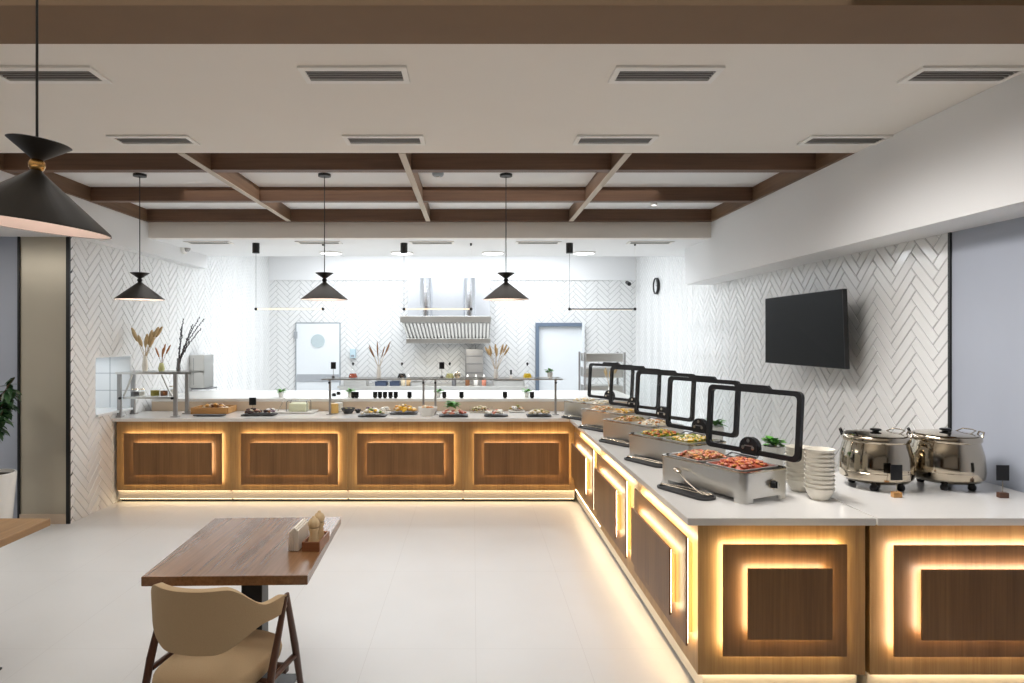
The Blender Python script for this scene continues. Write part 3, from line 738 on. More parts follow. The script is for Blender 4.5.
# ------------------------------------------------------------------ stacked bowls
def make_bowl(label):
    prof = [(0, 0), (.040, 0), (.044, .006), (.058, .028), (.072, .058), (.0735, .062), (.070, .062), (.055, .030), (.040, .011), (0, .009)]
    return tag(MB().lathe(prof, 32).build('bowl', M['cream_bowl'], None, 50), label, 'bowl')
bowl = None
for (x, y, n, dz, where) in ((1.815, 3.39, 10, .0225, 'front stack by the soup counter'), (1.808, 3.585, 9, .0225, 'rear stack beside the nearest chafing dish')):
    for k in range(n):
        fromtop = n - 1 - k
        w = 'topmost of' if fromtop == 0 else ('bottom of' if k == 0 else ORD[fromtop] + ' from the top of')
        lab = 'cream bowl, ' + w + ' the ' + where
        loc = (x, y, ZT + .0012 + k * dz)
        if bowl is None: bowl = make_bowl(lab); bowl.location = loc; bowl['group'] = 'cream bowls in two stacks'
        else: dup(bowl, loc, None, lab)

# ------------------------------------------------------------------ soup kettles
def make_kettle(label):
    t = thing('soup_kettle', label, 'soup kettle', (0, 0, 0), 0, 'polished soup kettles')
    MB().lathe([(0, .035), (.13, .036), (.163, .044), (.188, .066), (.193, .098), (.194, .106), (.1925, .108), (.1925, .114), (.193, .116), (.190, .15), (.186, .20), (.174, .25), (.166, .278), (0.150, .278)], 64).build('body', M['polished'], t, 35)
    MB().lathe([(.163, .276), (.172, .279), (.176, .286), (.175, .304), (.169, .313), (.150, .316), (.150, .276)], 64).build('collar', M['polished'], t, 35)
    li = MB().lathe([(.160, .3165), (.160, .321), (.13, .326), (.07, .330), (0, .332)], 48).build('lid', M['polished'], t, 40)
    MB().lathe([(0, .331), (.018, .331), (.018, .336), (.030, .340), (.030, .347), (.022, .351), (0, .351)], 24).build('lid_knob', M['black_plastic'], li, 40)
    MB().tube([(.10, -.06, .325), (.135, -.055, .343), (.150, .0, .345), (.135, .055, .343), (.10, .06, .325)], .0035, 8).build('lid_handle', M['polished'], li, 50)
    for a in (PI * .80, -.22):
        c, s = math.cos(a), math.sin(a); q = lambda r, w, z: (r * c - w * s, r * s + w * c, z)
        MB().tube([q(.17, -.035, .30), q(.182, -.028, .334), q(.182, .028, .334), q(.17, .035, .30)], .005, 8).build('side_handle', M['black_plastic'] if a > 1 else M['polished'], t, 50)
    for a in (-PI / 2 - .62, -PI / 2 + .62, PI / 2 - .6, PI / 2 + .6):
        b = MB().lathe([(0, 0), (.016, 0), (.021, .010), (.021, .024), (.014, .036), (.010, .046)], 20, (.132 * math.cos(a), .132 * math.sin(a), 0))
        b.build('foot', M['black_plastic'], t, 40)
    return t
KE = make_kettle('polished steel soup kettle beside the stacked bowls, a black sign before it'); KE.location = (2.290, 3.68, ZT + .001); KE.scale = (.97, .97, .94)
k2 = dup(KE, (2.694, 3.69, ZT + .001), -.05, 'polished steel soup kettle nearest the blue-grey wall')
tag(MB().tube([(2.05, 3.78, ZT + .02), (1.99, 3.74, ZT + .012), (1.95, 3.82, ZT + .006), (1.93, 3.98, ZT + .006), (1.94, 4.06, ZT + .006)], .005, 8).build('power_cord', M['black'], None, 50), 'black power cord curling from the soup kettle by the bowls', 'cord')

# little black label stands
def make_sign(label, group='black cards on stands', w=.062, h=.082, base=M['board_wood'], stem=.06, bw=.045):
    t = thing('label_stand', label, 'sign', (0, 0, 0), 0, group)
    MB().box(-bw / 2, bw / 2, -.015, .015, 0, .028, .002).build('base', base, t)
    MB().cyl((0, 0, .027), (0, 0, .032 + stem), .0022, seg=8).build('stem', M['polished'], t)
    MB().box(-w / 2, w / 2, -.002, .002, .03 + stem, .03 + stem + h, .0008).build('card', M['black_plastic'], t)
    return t
S0 = make_sign('black label card on a wooden base before the soup kettle beside the bowls'); S0.location = (2.245, 3.43, ZT + .001)
S1 = make_sign('black label card on a dark base by the blue-grey wall', base=M['chair_wood']); S1.location = (2.80, 3.42, ZT + .001); S1.rotation_euler.z = -.12
# ------------------------------------------------------------------ potted herbs
def make_herb(label, pot_h=.10, r=.045, name='potted_herb', n=26, spread=.055, leafl=.045, seed=3):
    rnd = random.Random(seed)
    t = thing(name, label, 'potted plant', (0, 0, 0), 0, 'small potted herbs')
    MB().lathe([(0, 0), (r * .75, 0), (r, pot_h), (r * .92, pot_h), (r * .72, .012), (0, .010)], 24).build('pot', M['porcelain'], t, 40)
    MB().lathe([(0, pot_h - .012), (r * .90, pot_h - .012)], 20).build('soil', M['soil'], t)
    b = MB()
    for k in range(n):
        a = rnd.uniform(0, 2 * PI); rr = rnd.uniform(0, r * .6); z = pot_h - .01 + rnd.uniform(.01, .04)
        p = Vector((rr * math.cos(a), rr * math.sin(a), z)); q = p + Vector((math.cos(a) * leafl * rnd.uniform(.5, 1.2), math.sin(a) * leafl * rnd.uniform(.5, 1.2), rnd.uniform(.005, leafl * .8)))
        b.leaf(p, q, leafl * .75)
    b.build('foliage', M['leaf'], t, 60)
    return t
HB = make_herb('white potted basil behind the nearest chafing dish lid', .20, .062, leafl=.06); HB.location = (1.792, 3.86, ZT + .001)
dup(HB, (1.765, 4.72, ZT + .001), .8, 'white potted basil behind the vegetable chafing dish lid')
herb = make_herb('tiny potted herb on the pass ledge behind the white cheese tray', .055, .032, leafl=.048, seed=5); herb.location = ((281 - CX) * 7.62 / F, 7.62, 1.041)
herb['group'] = 'tiny herbs on the pass ledge'
for px, w in ((350, 'behind the dark olive bowl'), (438.5, 'between the two glass shelves'), (526.6, 'near the end of the second glass shelf')):
    dup(herb, ((px - CX) * 7.62 / F, 7.62, 1.041), px, 'tiny potted herb on the pass ledge ' + w)
card = make_sign('small black card on the pass ledge beside the herb behind the olive bowl', 'small black cards on the pass ledge', .05, .065, M['black_plastic'], -.02, .03)
card.location = ((353.3 - CX) * 7.50 / F, 7.50, 1.041)
cw = {356.6: 'second beside the herb behind the olive bowl', 375.2: 'first of five under the first glass shelf', 380: 'second of five under the first glass shelf', 385: 'third of five under the first glass shelf', 390.5: 'fourth of five under the first glass shelf',
      395.7: 'fifth of five under the first glass shelf', 409.5: 'alone beside the shelf end post', 444.3: 'beside the herb between the shelves', 461.5: 'before the steel cabinet', 505: 'alone in the middle of the second glass shelf', 532: 'beside the herb near the second shelf end'}
for px, w in cw.items():
    dup(card, ((px - CX) * 7.50 / F, 7.50, 1.041), None, 'small black card on the pass ledge, ' + w)

# ------------------------------------------------------------------ sneeze guard shelves
def shelf_unit(px0, px1, label, Y=7.10, zs=1.30):
    x0, x1 = (px0 - CX) * Y / F, (px1 - CX) * Y / F
    t = thing('glass_shelf', label, 'shelf', ((x0 + x1) / 2, Y, ZT + .001), 0, 'glass gantry shelves on the back run')
    w = (x1 - x0) / 2
    MB().box(-w, w, -.15, .15, zs - ZT - .010, zs - ZT, .002).build('glass_top', M['thin_glass'], t)
    MB().box(-w, w, -.152, -.146, zs - ZT - .012, zs - ZT + .001).box(-w, w, .146, .152, zs - ZT - .012, zs - ZT + .001).build('edge_rail', M['steel'], t)
    for s in (-1, 1):
        b = MB().box(s * (w - .06) - .011, s * (w - .06) + .011, -.011, .011, 0, zs - ZT - .011, .002)
        b.box(s * (w - .06) - .035, s * (w - .06) + .035, -.035, .035, 0, .006)
        b.build('post', M['grey_metal'], t)
        MB().cyl((s * (w - .06), -.012, zs - ZT - .05), (s * (w - .06), -.045, zs - ZT - .05), .012, seg=12).build('clamp', M['black'], t)
    return t
shelf_unit(324.5, 429, 'glass shelf on two posts before the round-window door side of the kitchen')
shelf_unit(430, 561, 'long glass shelf on two posts ending before the blue-framed door')

def cruet(px, label, liquid, Y=7.08, z=1.3015, h=.17, r=.052):
    t = thing('cruet', label, 'cruet', ((px - CX) * Y / F, Y, z), 0, 'glass cruets on the gantry shelves')
    MB().lathe([(0, .0), (r, .0), (r, .008), (r * .75, .045), (.014, .10), (.011, h - .03), (.014, h - .028), (.0115, h - .027), (.0085, h - .03)], 28).build('bottle', M['thin_glass'], t, 50)
    MB().lathe([(0, .004), (r * .93, .004), (r * .93, .010), (r * .66, .05), (0, .05)], 24).build('liquid', liquid, t, 50)
    MB().lathe([(0, h - .035), (.008, h - .03), (.010, h - .022), (.014, h - .010), (.008, h), (0, h)], 16).build('stopper', M['black'], t, 50)
cruet(353, 'conical glass cruet of red vinegar on the first glass shelf', M['vinegar'])
cruet(402, 'conical glass cruet of black sauce on the first glass shelf', M['soy'])
cruet(449.8, 'conical glass cruet of pale oil on the second glass shelf', M['pale_oil'])
cruet(527.4, 'conical glass cruet of yellow oil on the second glass shelf', M['oil'])
for px, lab in ((333.4, 'black label card on the post end of the first glass shelf'), (441.8, 'black label card at the start of the second glass shelf')):
    s = make_sign(lab, 'black cards on the gantry shelves', .055, .075, M['dark_steel'], .07, .03); s.location = ((px - CX) * 7.05 / F, 7.05, 1.3015)
t = make_sign('slim clear card holder on the second glass shelf', None, .02, .05, M['vent_white'], .01, .03); t.location = ((511 - CX) * 7.05 / F, 7.05, 1.3015)
t = make_herb('tiny potted herb on the end of the second glass shelf', .06, .032, leafl=.044, seed=9); t.location = ((550 - CX) * 7.08 / F, 7.08, 1.3015)
t = thing('sugar_bowl', 'small round steel pot on the second glass shelf', 'pot', ((457.5 - CX) * 7.08 / F, 7.08, 1.3015))
MB().lathe([(0, 0), (.025, 0), (.038, .025), (.036, .05), (.03, .055)], 24).build('body', M['polished'], t, 50)
MB().lathe([(.034, .054), (.02, .066), (.006, .070), (.008, .078), (0, .080)], 24).build('lid', M['polished'], t, 50)

def dry_vase(name, label, loc, stems, vase_h, vase_r, m_stem, m_head, seed, h=.4, spread=.12, head=(.012, .05), vmat=None, thin=False):
    rnd = random.Random(seed)
    t = thing(name, label, 'vase', loc)
    MB().lathe([(0, 0), (vase_r * .8, 0), (vase_r, vase_h * .3), (vase_r * .7, vase_h * .75), (vase_r * .55, vase_h), (vase_r * .45, vase_h), (vase_r * .6, vase_h * .7), (vase_r * .85, vase_h * .3), (0, .01)], 24).build('vase', vmat or M['porcelain'], t, 50)
    for k in range(stems):
        a = 2 * PI * (k * .618 + rnd.uniform(-.05, .05)); s = rnd.uniform(.55, 1.0) * spread; hh = h * rnd.uniform(.72, 1.0)
        d = Vector((math.cos(a) * s, math.sin(a) * s * .5, 0))
        p0 = Vector((0, 0, .012)); p1 = Vector((d.x * .15, d.y * .15, vase_h)); p2 = Vector((d.x * .55, d.y * .55, vase_h + (hh - vase_h) * .55)); p3 = Vector((d.x, d.y, hh))
        st = MB().tube([p0, p1, p2, p3], [.0022, .0022, .002, .0015], 6).build('stem', m_stem, t, 60)
        if thin:
            b = MB()
            for q in range(9):
                f = .25 + .75 * q / 8
                p = p1.lerp(p3, f) + Vector((rnd.uniform(-.012, .012), 0, 0)); b.ico(p, (.006, .006, .013), 1)
            b.build('buds', m_head, st, 60)
        else:
            dirv = (p3 - p2).normalized(); rot = dirv.to_track_quat('Z', 'Y').to_matrix()
            MB().ico(p3, (head[0], head[0], head[1]), 2, rot).build('seed_head', m_head, st, 60)
    return t
dry_vase('vase', 'slim vase of brown dried grass on the first glass shelf', ((378.8 - CX) * 7.08 / F, 7.08, 1.3015), 7, .13, .028, M['straw'], M['brown_dry'], 4, .36, .15, (.007, .07))
dry_vase('vase', 'slim vase of fluffy dried reeds on the second glass shelf', ((495.9 - CX) * 7.08 / F, 7.08, 1.3015), 9, .10, .028, M['straw'], M['straw'], 6, .34, .13, (.012, .055))

# left gantry of the back run with dried plants
def left_gantry():
    Y = 7.0; x0, x1 = (126 - CX) * Y / F, (181 - CX) * Y / F; xm = (x0 + x1) / 2
    t = thing('display_stand', 'steel display stand with two glass tiers below the dried plants', 'display stand', (xm, Y, ZT + .001))
    hw = (x1 - x0) / 2; zt = H - (371.5 - CY) * Y / F - ZT; zl = H - (396 - CY) * Y / F - ZT
    MB().box(-hw - .03, hw + .18, -.15, .17, zt - .012, zt, .002).build('top_shelf', M['thin_glass'], t)
    MB().box(-hw - .03, hw + .18, -.154, -.15, zt - .022, zt + .001).box(-hw - .03, hw + .18, .17, .174, zt - .022, zt + .001).build('edge_rail', M['steel'], t)
    MB().box(-hw + .03, hw - .02, -.12, .14, zl - .012, zl, .002).build('lower_shelf', M['thin_glass'], t)
    MB().box(-hw + .03, hw - .02, -.124, -.12, zl - .02, zl + .001).build('edge_rail', M['steel'], t)
    for sx in (-1, 1):
        for sy in (-.13, .15):
            b = MB().box(sx * hw - .019, sx * hw + .019, sy - .015, sy + .015, 0, zt - .012, .002).box(sx * hw - .04, sx * hw + .04, sy - .035, sy + .035, 0, .012, .002)
            b.build('post', M['grey_metal'], t)
    for sx in (-1, 1):
        MB().tube([(sx * (hw - .04), -.12, zl + .01), (sx * (hw - .08), -.13, zl + .09), (sx * (hw - .14), -.14, zt - .03)], .010, 8).build('brace', M['steel'], t, 50)
        MB().cyl((sx * hw * .93, -.15, zl - .01), (sx * hw * .93, -.17, zl - .01), .014, seg=12).build('clamp', M['black'], t)
    return Y, zt + ZT + .003, zl + ZT + .003
GY, GZT, GZL = left_gantry()
dry_vase('vase', 'white vase of beige dried leaves on the steel display stand', ((145 - CX) * GY / F, GY, GZT), 12, .17, .032, M['straw'], M['straw'], 11, .43, .15, (.018, .07), M['cream_bowl'])
dry_vase('vase', 'short vase of orange-brown dried stems on the steel display stand', ((161.5 - CX) * GY / F, GY, GZT), 4, .09, .034, M['brown_dry'], mat('rust_dry', (.42, .19, .08), .8), 13, .26, .09, (.010, .06), M['pale_oil'])
def twigs():
    t = thing('vase', 'dark vase of tall black twigs leaning over the steel display stand', 'vase', ((178.5 - CX) * GY / F, GY, GZT))
    MB().lathe([(0, 0), (.020, 0), (.024, .03), (.015, .10), (.018, .14), (.015, .14), (.012, .10), (.018, .03), (0, .01)], 20).build('vase', M['dark_steel'], t, 50)
    rnd = random.Random(21)
    for k, (dx, hz) in enumerate(((.26, .56), (.21, .58), (.15, .50), (.06, .56), (.03, .48), (.23, .46))):
        p = [Vector((0, 0, .012)), Vector((dx * .12, 0, .15)), Vector((dx * .5, rnd.uniform(-.03, .03), .15 + (hz - .15) * .5)), Vector((dx, rnd.uniform(-.05, .05), hz))]
        st = MB().tube(p, [.004, .004, .003, .0018], 6).build('twig', M['dark_twig'], t, 60)
        b = MB()
        for q in range(22):
            f = q / 21; s = p[1].lerp(p[2], f * 2) if f < .5 else p[2].lerp(p[3], f * 2 - 1)
            b.ico(s + Vector((rnd.uniform(-.008, .008), rnd.uniform(-.008, .008), 0)), (.0055, .0055, .012), 1)
        b.build('buds', M['dark_twig'], st, 60)
twigs()
def jar(px, label, mcont, r=.05, h=.09, lid=True, loc=None):
    t = thing('glass_jar', label, 'jar', loc or ((px - CX) * GY / F, GY - .02, GZL), 0, 'glass jars on the steel display stand')
    MB().lathe([(0, 0), (r, 0), (r, h), (r * .85, h + .008), (r * .82, h + .008)], 24).build('glass', M['thin_glass'], t, 50)
    MB().lathe([(0, .003), (r * .93, .003), (r * .93, h * .75), (0, h * .80)], 20).build('contents', mcont, t, 50)
    if lid: MB().lathe([(0, h + .022), (r * .7, h + .020), (r * .86, h + .008)], 20).build('lid', M['polished'], t, 50)
jar(136, 'glass jar of grey tea leaves on the lower tier of the display stand', M['dark_steel'], .045, .06)
jar(143, 'small glass jar of pale sugar on the lower tier of the display stand', FOOD['white'], .032, .06)
jar(156, 'glass jar of dark dried herbs on the lower tier of the display stand', FOOD['olive'], .048, .08, False)
jar(165, 'glass jar of brown spices on the lower tier beside the dried herbs', FOOD['brown'], .040, .075, False)
jar(173, 'white jar on the lower tier nearest the black twigs', FOOD['white'], .035, .09)
t = thing('steel_dispenser', 'grey steel dispenser box hung on the tiled side wall beside the black twigs', 'dispenser', (XL + .008, 8.75, 1.05))
MB().box(0, .20, -.16, .16, .02, .46, .006).build('housing', M['steel'], t)
MB().box(0.02, .26, -.14, .14, 0, .018, .004).build('drip_tray', M['dark_steel'], t)
MB().box(.06, .065, -.163, -.16, .06, .42).build('seam', M['dark_steel'], t)

# ------------------------------------------------------------------ plates and food on the back run
def slate_plate(px0, px1, py, label, depth=.20, m=None, group='dark slate plates on the back run', th=.010, name='serving_plate', sq=False, feet=True):
    xm, Y, z = on((px0 + px1) / 2, py); w = (px1 - px0) * Y / F
    b = MB(); b.prism(rrect(w, depth, .02, 4), .006, .006 + th)
    if feet: b.prism(rrect(w * .8, depth * .7, .02, 4), 0, .0065)
    tag(b.build(name, m or M['slate'], None, 40, loc=(xm, Y + depth * .3, ZT + .0012)), label, 'plate', group)
    return xm, Y + depth * .3, ZT + .0012 + .006 + th, w, depth
def heap(name, label, pl, cols, n=40, s=.016, hump=.03, seed=0, cat='food', fx=.8, fy=.75, elong=1.5, zoff=.001):
    x, y, z, w, d = pl; rnd = random.Random(seed); b = MB(); mats = [FOOD[c] if isinstance(c, str) else c for c in cols]
    for k in range(n):
        u, v = rnd.uniform(-1, 1), rnd.uniform(-1, 1)
        if u * u + v * v > 1: u *= .6; v *= .6
        hz = 1.45 * hump * max(0, 1 - .8 * (u * u + v * v)) * rnd.uniform(.3, 1.0)
        q = 1.1 * s * rnd.uniform(.7, 1.3); b.mi = rnd.randrange(len(mats))
        b.ico((u * w * .5 * fx, v * d * .5 * fy, q * .62 + hz), (q * elong * .8, q * .8, q * .6), 1, Matrix.Rotation(rnd.uniform(0, PI), 3, 'Z'))
    return tag(b.build(name, mats, None, 50, loc=(x, y, z + zoff)), label, cat, None, 'stuff')
def leafheap(name, label, pl, n=40, seed=0, l=.06, hump=.06, m=None):
    x, y, z, w, d = pl; rnd = random.Random(seed); b = MB()
    for k in range(n):
        a = rnd.uniform(0, 2 * PI); r = rnd.uniform(0, .35); p = Vector((r * w * math.cos(a), r * d * math.sin(a), .006 + hump * rnd.uniform(0, 1) * (1 - r * 1.6)))
        b.leaf(p, p + Vector((math.cos(a) * l * rnd.uniform(.5, 1), math.sin(a) * l * .6, rnd.uniform(.0, l * .7))), l * .6)
    return tag(b.build(name, m or M['leaf'], None, 60, loc=(x, y, z + .001)), label, 'food', None, 'stuff')

# wooden pastry board with slate in front
x, Y, _ = on(213, 413)
t = thing('pastry_board', 'wooden pastry crate with raised sides on the back run', 'tray', (x, Y + .03, ZT + .001))
w = .40
MB().box(-w / 2, w / 2, -.14, .14, 0, .012, .003).build('base', M['board_wood'], t)
for sy in (-1, 1): MB().box(-w / 2, w / 2, sy * .14 - .008, sy * .14 + .008, .004, .07, .002).build('side', M['board_wood'], t)
for sx in (-1, 1): MB().box(sx * w / 2 - .008, sx * w / 2 + .008, -.13, .13, .004, .07, .002).build('side', M['board_wood'], t)
heap('pastries', 'golden pastries heaped in the wooden crate', (x, Y + .03, ZT + .014, w, .26), ('gold', 'tan', 'brown', 'cream'), 60, .026, .05, 31, fx=.74, fy=.66)
slate_plate(193, 224, 416.5, 'empty dark slate in front of the wooden pastry crate', .10)
pl = slate_plate(241.6, 262, 416, 'dark slate of small cakes beside the white cheese tray', .22)
heap('small_cakes', 'small dark cakes heaped on the slate by the cheese tray', pl, ('brown', 'dark', 'pink', 'cream'), 34, .019, .03, 32)
pl = slate_plate(261, 274.5, 416, 'dark slate of chocolate cakes at the near end of the white cheese tray', .18)
heap('chocolate_cakes', 'chocolate cakes on the slate behind the cheese tray', pl, ('dark', 'purple', 'brown', 'white'), 34, .019, .03, 33)
s = make_sign('black label card tilted on a wooden base behind the small cakes', 'black cards on stands', .08, .085, M['board_wood'], .045, .05); x, Y, _ = on(252, 412); s.location = (x, Y + .02, ZT + .001)
x, Y, _ = on(291, 413.5)
tag(MB().prism(rrect(.50, .26, .04, 6), 0, .012).ring(rrect(.52, .28, .05, 6), rrect(.48, .24, .03, 6), .010, .02).build('white_tray', M['porcelain'], None, 40, loc=(x, Y + .10, ZT + .001)), 'long white tray carrying the covered cheese on the back run', 'tray')
t = thing('cheese_dome', 'clear covered box of pale cheese on the white tray', 'food cover', (x + .06, Y + .10, ZT + .0145))
MB().box(-.095, .095, -.07, .07, .0, .095, .012).build('cheese', M['cheese'], t)
MB().box(-.112, .112, -.085, .085, .0, .118, .010).build('cover', M['thin_glass'], t)
for s in (-1, 1): MB().tube([(s * .115, -.087, 0), (s * .115, -.087, .10), (s * .105, -.08, .122), (s * .105, .08, .122), (s * .115, .087, .10), (s * .115, .087, 0)], .004, 6).build('clip', M['dark_steel'], t, 50)
MB().lathe([(.004, .118), (.006, .128), (.016, .138), (0, .142)], 16).build('knob', M['porcelain'], t, 50)
t = thing('cheese_knife', 'small steel knife standing at the end of the white tray', 'knife', (x - .16, Y + .05, ZT + .022))
MB().tube([(0, 0, 0), (.03, 0, .05), (.05, 0, .10)], [.006, .005, .004], 8).build('blade', M['polished'], t, 50)
MB().tube([(.05, 0, .10), (.075, 0, .15)], [.007, .008], 8).build('handle', M['porcelain'], t, 50)
def carafe(px, py, label, m, fill):
    x, Y, _ = on(px, py)
    t = thing('carafe', label, 'carafe', (x, Y, ZT + .001), 0, 'glass carafes on the back run')
    MB().lathe([(0, 0), (.052, 0), (.055, .02), (.050, .10), (.030, .16), (.026, .19), (.032, .20), (.030, .20), (.024, .19)], 28).build('glass', M['thin_glass'], t, 50)
    MB().lathe([(0, .006), (.050, .006), (.052, .02), (.0475, fill), (0, fill)], 24).build('drink', m, t, 50)
    MB().lathe([(0, .19), (.022, .19), (.024, .205), (.018, .225), (0, .228)], 20).build('stopper', M['black_plastic'], t, 50)
carafe(334, 413.5, 'glass carafe of orange juice with black stopper on the back run', M['juice'], .11)
carafe(338.5, 411.5, 'glass carafe of milk with black stopper behind the orange juice', FOOD['white'], .10)
def food_bowl(px0, px1, py, label, m, cols, fl, h=.06, seed=0, n=30, s=.014, hump=.03, name='bowl'):
    x, Y, _ = on((px0 + px1) / 2, py); r = (px1 - px0) * Y / F / 2; Y += r * .15
    tag(MB().lathe([(0, 0), (r * .6, 0), (r * .62, .008), (r * .9, h * .6), (r, h), (r * .95, h), (r * .84, h * .6), (r * .5, .014), (0, .012)], 32).build(name, m, None, 50, loc=(x, Y, ZT + .001)), label, 'bowl', 'serving bowls on the back run')
    heap('food', fl, (x, Y, ZT + h * .62, r * 2, r * 2), cols, n, s, hump, seed, fx=.60, fy=.60, zoff=.0)
food_bowl(341, 355, 413.5, 'dark stoneware bowl of olives beside the carafes', M['slate'], ('dark', 'olive'), 'olives in the dark stoneware bowl', .06, 41, 24, .012, .012)
food_bowl(354.8, 361, 413, 'tiny dark bowl behind the olive bowl', M['slate'], ('purple', 'dark'), 'dark relish in the tiny bowl', .04, 42, 12, .010, .008)
pl = slate_plate(358, 386, 417, 'dark slate of pale rolled canapes in front of the first shelf', .17)
heap('canapes', 'pale rolled canapes on the slate before the first shelf', pl, ('white', 'cream', 'white', 'yellow', 'green'), 52, .020, .03, 51)
pl = slate_plate(364, 377.5, 414, 'white plate of pale salad behind the canape slate', .18, M['porcelain'], 'white plates on the back run')
heap('salad', 'pale salad on the plate behind the canapes', pl, ('white', 'cream', 'olive', 'purple'), 44, .018, .03, 52)
pl = slate_plate(378.3, 389, 414.2, 'white plate of red cabbage salad behind the yellow cheese', .18, M['porcelain'], 'white plates on the back run')
heap('cabbage_salad', 'purple and white cabbage salad on the plate', pl, ('white', 'purple', 'white', 'cream'), 40, .017, .03, 53)
pl = slate_plate(390, 417, 414.5, 'dark plate piled with yellow cheese cubes', .22)
heap('cheese_cubes', 'yellow cheese cubes piled on the dark plate', pl, ('yellow', 'yellow', 'gold', 'cream'), 60, .021, .05, 54)
food_bowl(417.6, 437.4, 416, 'deep white bowl of bread crisps on the back run', M['porcelain'], ('cream', 'tan', 'orange', 'cream'), 'tan bread crisps in the deep white bowl', .095, 55, 34, .022, .022)
pl = slate_plate(439, 468, 417, 'dark slate of salmon and green herbs on the back run', .20)
heap('salmon', 'salmon slices and rice on the dark slate', pl, ('pink', 'red', 'white', 'cream', 'pink'), 46, .020, .03, 56)
leafheap('herb_leaves', 'heap of green herb leaves on the salmon slate', (pl[0] - .02, pl[1] + .05, pl[2] + .065, .15, .10), 70, 57, .06, .075)
x, Y, _ = on(481, 413.5)
t = thing('glass_dish', 'rectangular glass dish of mixed nuts on the back run', 'dish', (x, Y + .08, ZT + .001))
MB().ring(rrect(.26, .17, .02, 4), rrect(.252, .162, .018, 4), 0, .065).prism(rrect(.252, .162, .018, 4), .001, .006).build('glass', M['thin_glass'], t)
heap('mixed_nuts', 'mixed nuts filling the rectangular glass dish', (x, Y + .08, ZT + .008, .24, .15), ('tan', 'brown', 'cream', 'olive'), 90, .014, .04, 58, fx=.85, fy=.8)
pl = slate_plate(484, 508, 416.8, 'dark slate of white cheese in front of the second shelf', .16)
heap('white_cheese', 'white cheese pieces with a herb sprig on the dark slate', pl, ('white', 'white', 'cream', 'pink'), 40, .020, .025, 59)
pl = slate_plate(509, 525, 412.5, 'white plate of mixed salad between two dark slates', .18, M['porcelain'], 'white plates on the back run')
heap('mixed_salad', 'mixed salad on the white plate between two slates', pl, ('white', 'olive', 'purple', 'cream', 'orange'), 46, .017, .03, 60)
pl = slate_plate(527, 551.5, 416.8, 'dark slate of cold cuts at the corner end of the back run', .18)
heap('cold_cuts', 'rolled cold cuts and cream salad on the corner slate', pl, ('white', 'cream', 'olive', 'tan'), 48, .020, .03, 61)

# ------------------------------------------------------------------ kitchen objects
def hood():
    Y = 10.9; x0, x1 = (400 - CX) * Y / F, (491 - CX) * Y / F; xm = (x0 + x1) / 2; w = (x1 - x0) / 2
    z1, z2, z3, z4 = [H - (p - CY) * Y / F for p in (316, 322.5, 338.5, 343.5)]
    t = thing('extractor_hood', 'wide steel extractor hood with slanted baffle filters on the back wall', 'extractor hood', (xm, Y, z4))
    d = .95; zz = lambda z: z - z4
    MB().box(-w, w, 0, d, zz(z2), zz(z1), .004).build('canopy', M['steel'], t)
    def quad(fx0, fx1, za, ya, zb, yb): pass
    xb0, xb1 = -w + .10, w - .02
    b = MB()
    vs = [(-w + .03, .03, zz(z2)), (w - .01, .03, zz(z2)), (w - .01, d, zz(z2)), (-w + .03, d, zz(z2)), (xb0, .25, zz(z3)), (xb1, .25, zz(z3)), (xb1, d, zz(z3)), (xb0, d, zz(z3))]
    b._new([Vector(v) for v in vs], [(0, 1, 5, 4), (1, 2, 6, 5), (2, 3, 7, 6), (3, 0, 4, 7), (4, 5, 6, 7)])
    b.build('filter_housing', M['grey_metal'], t)
    n = 24
    b = MB()
    for k in range(n):
        f0, f1 = (k + .15) / n, (k + .70) / n
        A = lambda f: Vector((-w + .03 + f * (2 * w - .04), .02, zz(z2) - .004)); B = lambda f: Vector((xb0 + f * (xb1 - xb0), .24, zz(z3) + .004))
        q = [A(f0), A(f1), B(f1), B(f0)]; off = Vector((0, -.02, -.01))
        b._new(q + [p + off for p in q], [(0, 1, 2, 3), (4, 5, 6, 7), (0, 1, 5, 4), (1, 2, 6, 5), (2, 3, 7, 6), (3, 0, 4, 7)])
    b.build('baffle_filter', M['steel'], t)
    MB().box(xb0 - .02, xb1 + .02, .20, d, 0, zz(z3), .004).build('grease_channel', M['steel'], t)
    for px in (426, 469.5):
        X = (px - CX) * (Y + .4) / F - xm
        MB().cyl((X, .4, zz(z1) - .002), (X, .4, zz(2.78)), .115, seg=28).cyl((X, .4, zz(2.33)), (X, .4, zz(2.36)), .122, seg=28).build('duct', M['steel_cool'], t, 40)
    MB().box((408 - CX) * 11.7 / F - xm, (490 - CX) * 11.7 / F - xm, .80, d + .05, zz(z1), zz(2.80)).build('chase', mat('chase_grey', (.55, .56, .58), .45, metal=.2), t)
hood()
def gn_pan(px0, px1, label, m, h=.07):
    Y = 11.35; x0, x1 = (px0 - CX) * Y / F, (px1 - CX) * Y / F; w = x1 - x0
    b = MB().ring(rrect(w, .28, .02, 4), rrect(w - .012, .268, .016, 4), .002, h).prism(rrect(w - .02, .26, .02, 4), 0, .006).ring(rrect(w + .02, .30, .025, 4), rrect(w - .012, .268, .016, 4), h - .004, h + .003)
    tag(b.build('food_container', m, None, 40, loc=((x0 + x1) / 2, Y, .901)), label, 'container', 'containers on the kitchen prep counter')
gn_pan(345, 368, 'wide grey steel container on the prep counter near the round-window door', M['steel'], .10)
gn_pan(376, 387.5, 'blue-black container on the prep counter behind the brown dried grass', M['pan_blue'], .07)
gn_pan(390.5, 400, 'blue-black container on the prep counter below the black sauce cruet', M['pan_blue'], .07)
gn_pan(411, 423, 'small grey steel container on the prep counter left of the hood centre'.replace('left of the hood centre', 'beside the shelf end post'), M['steel'], .06)
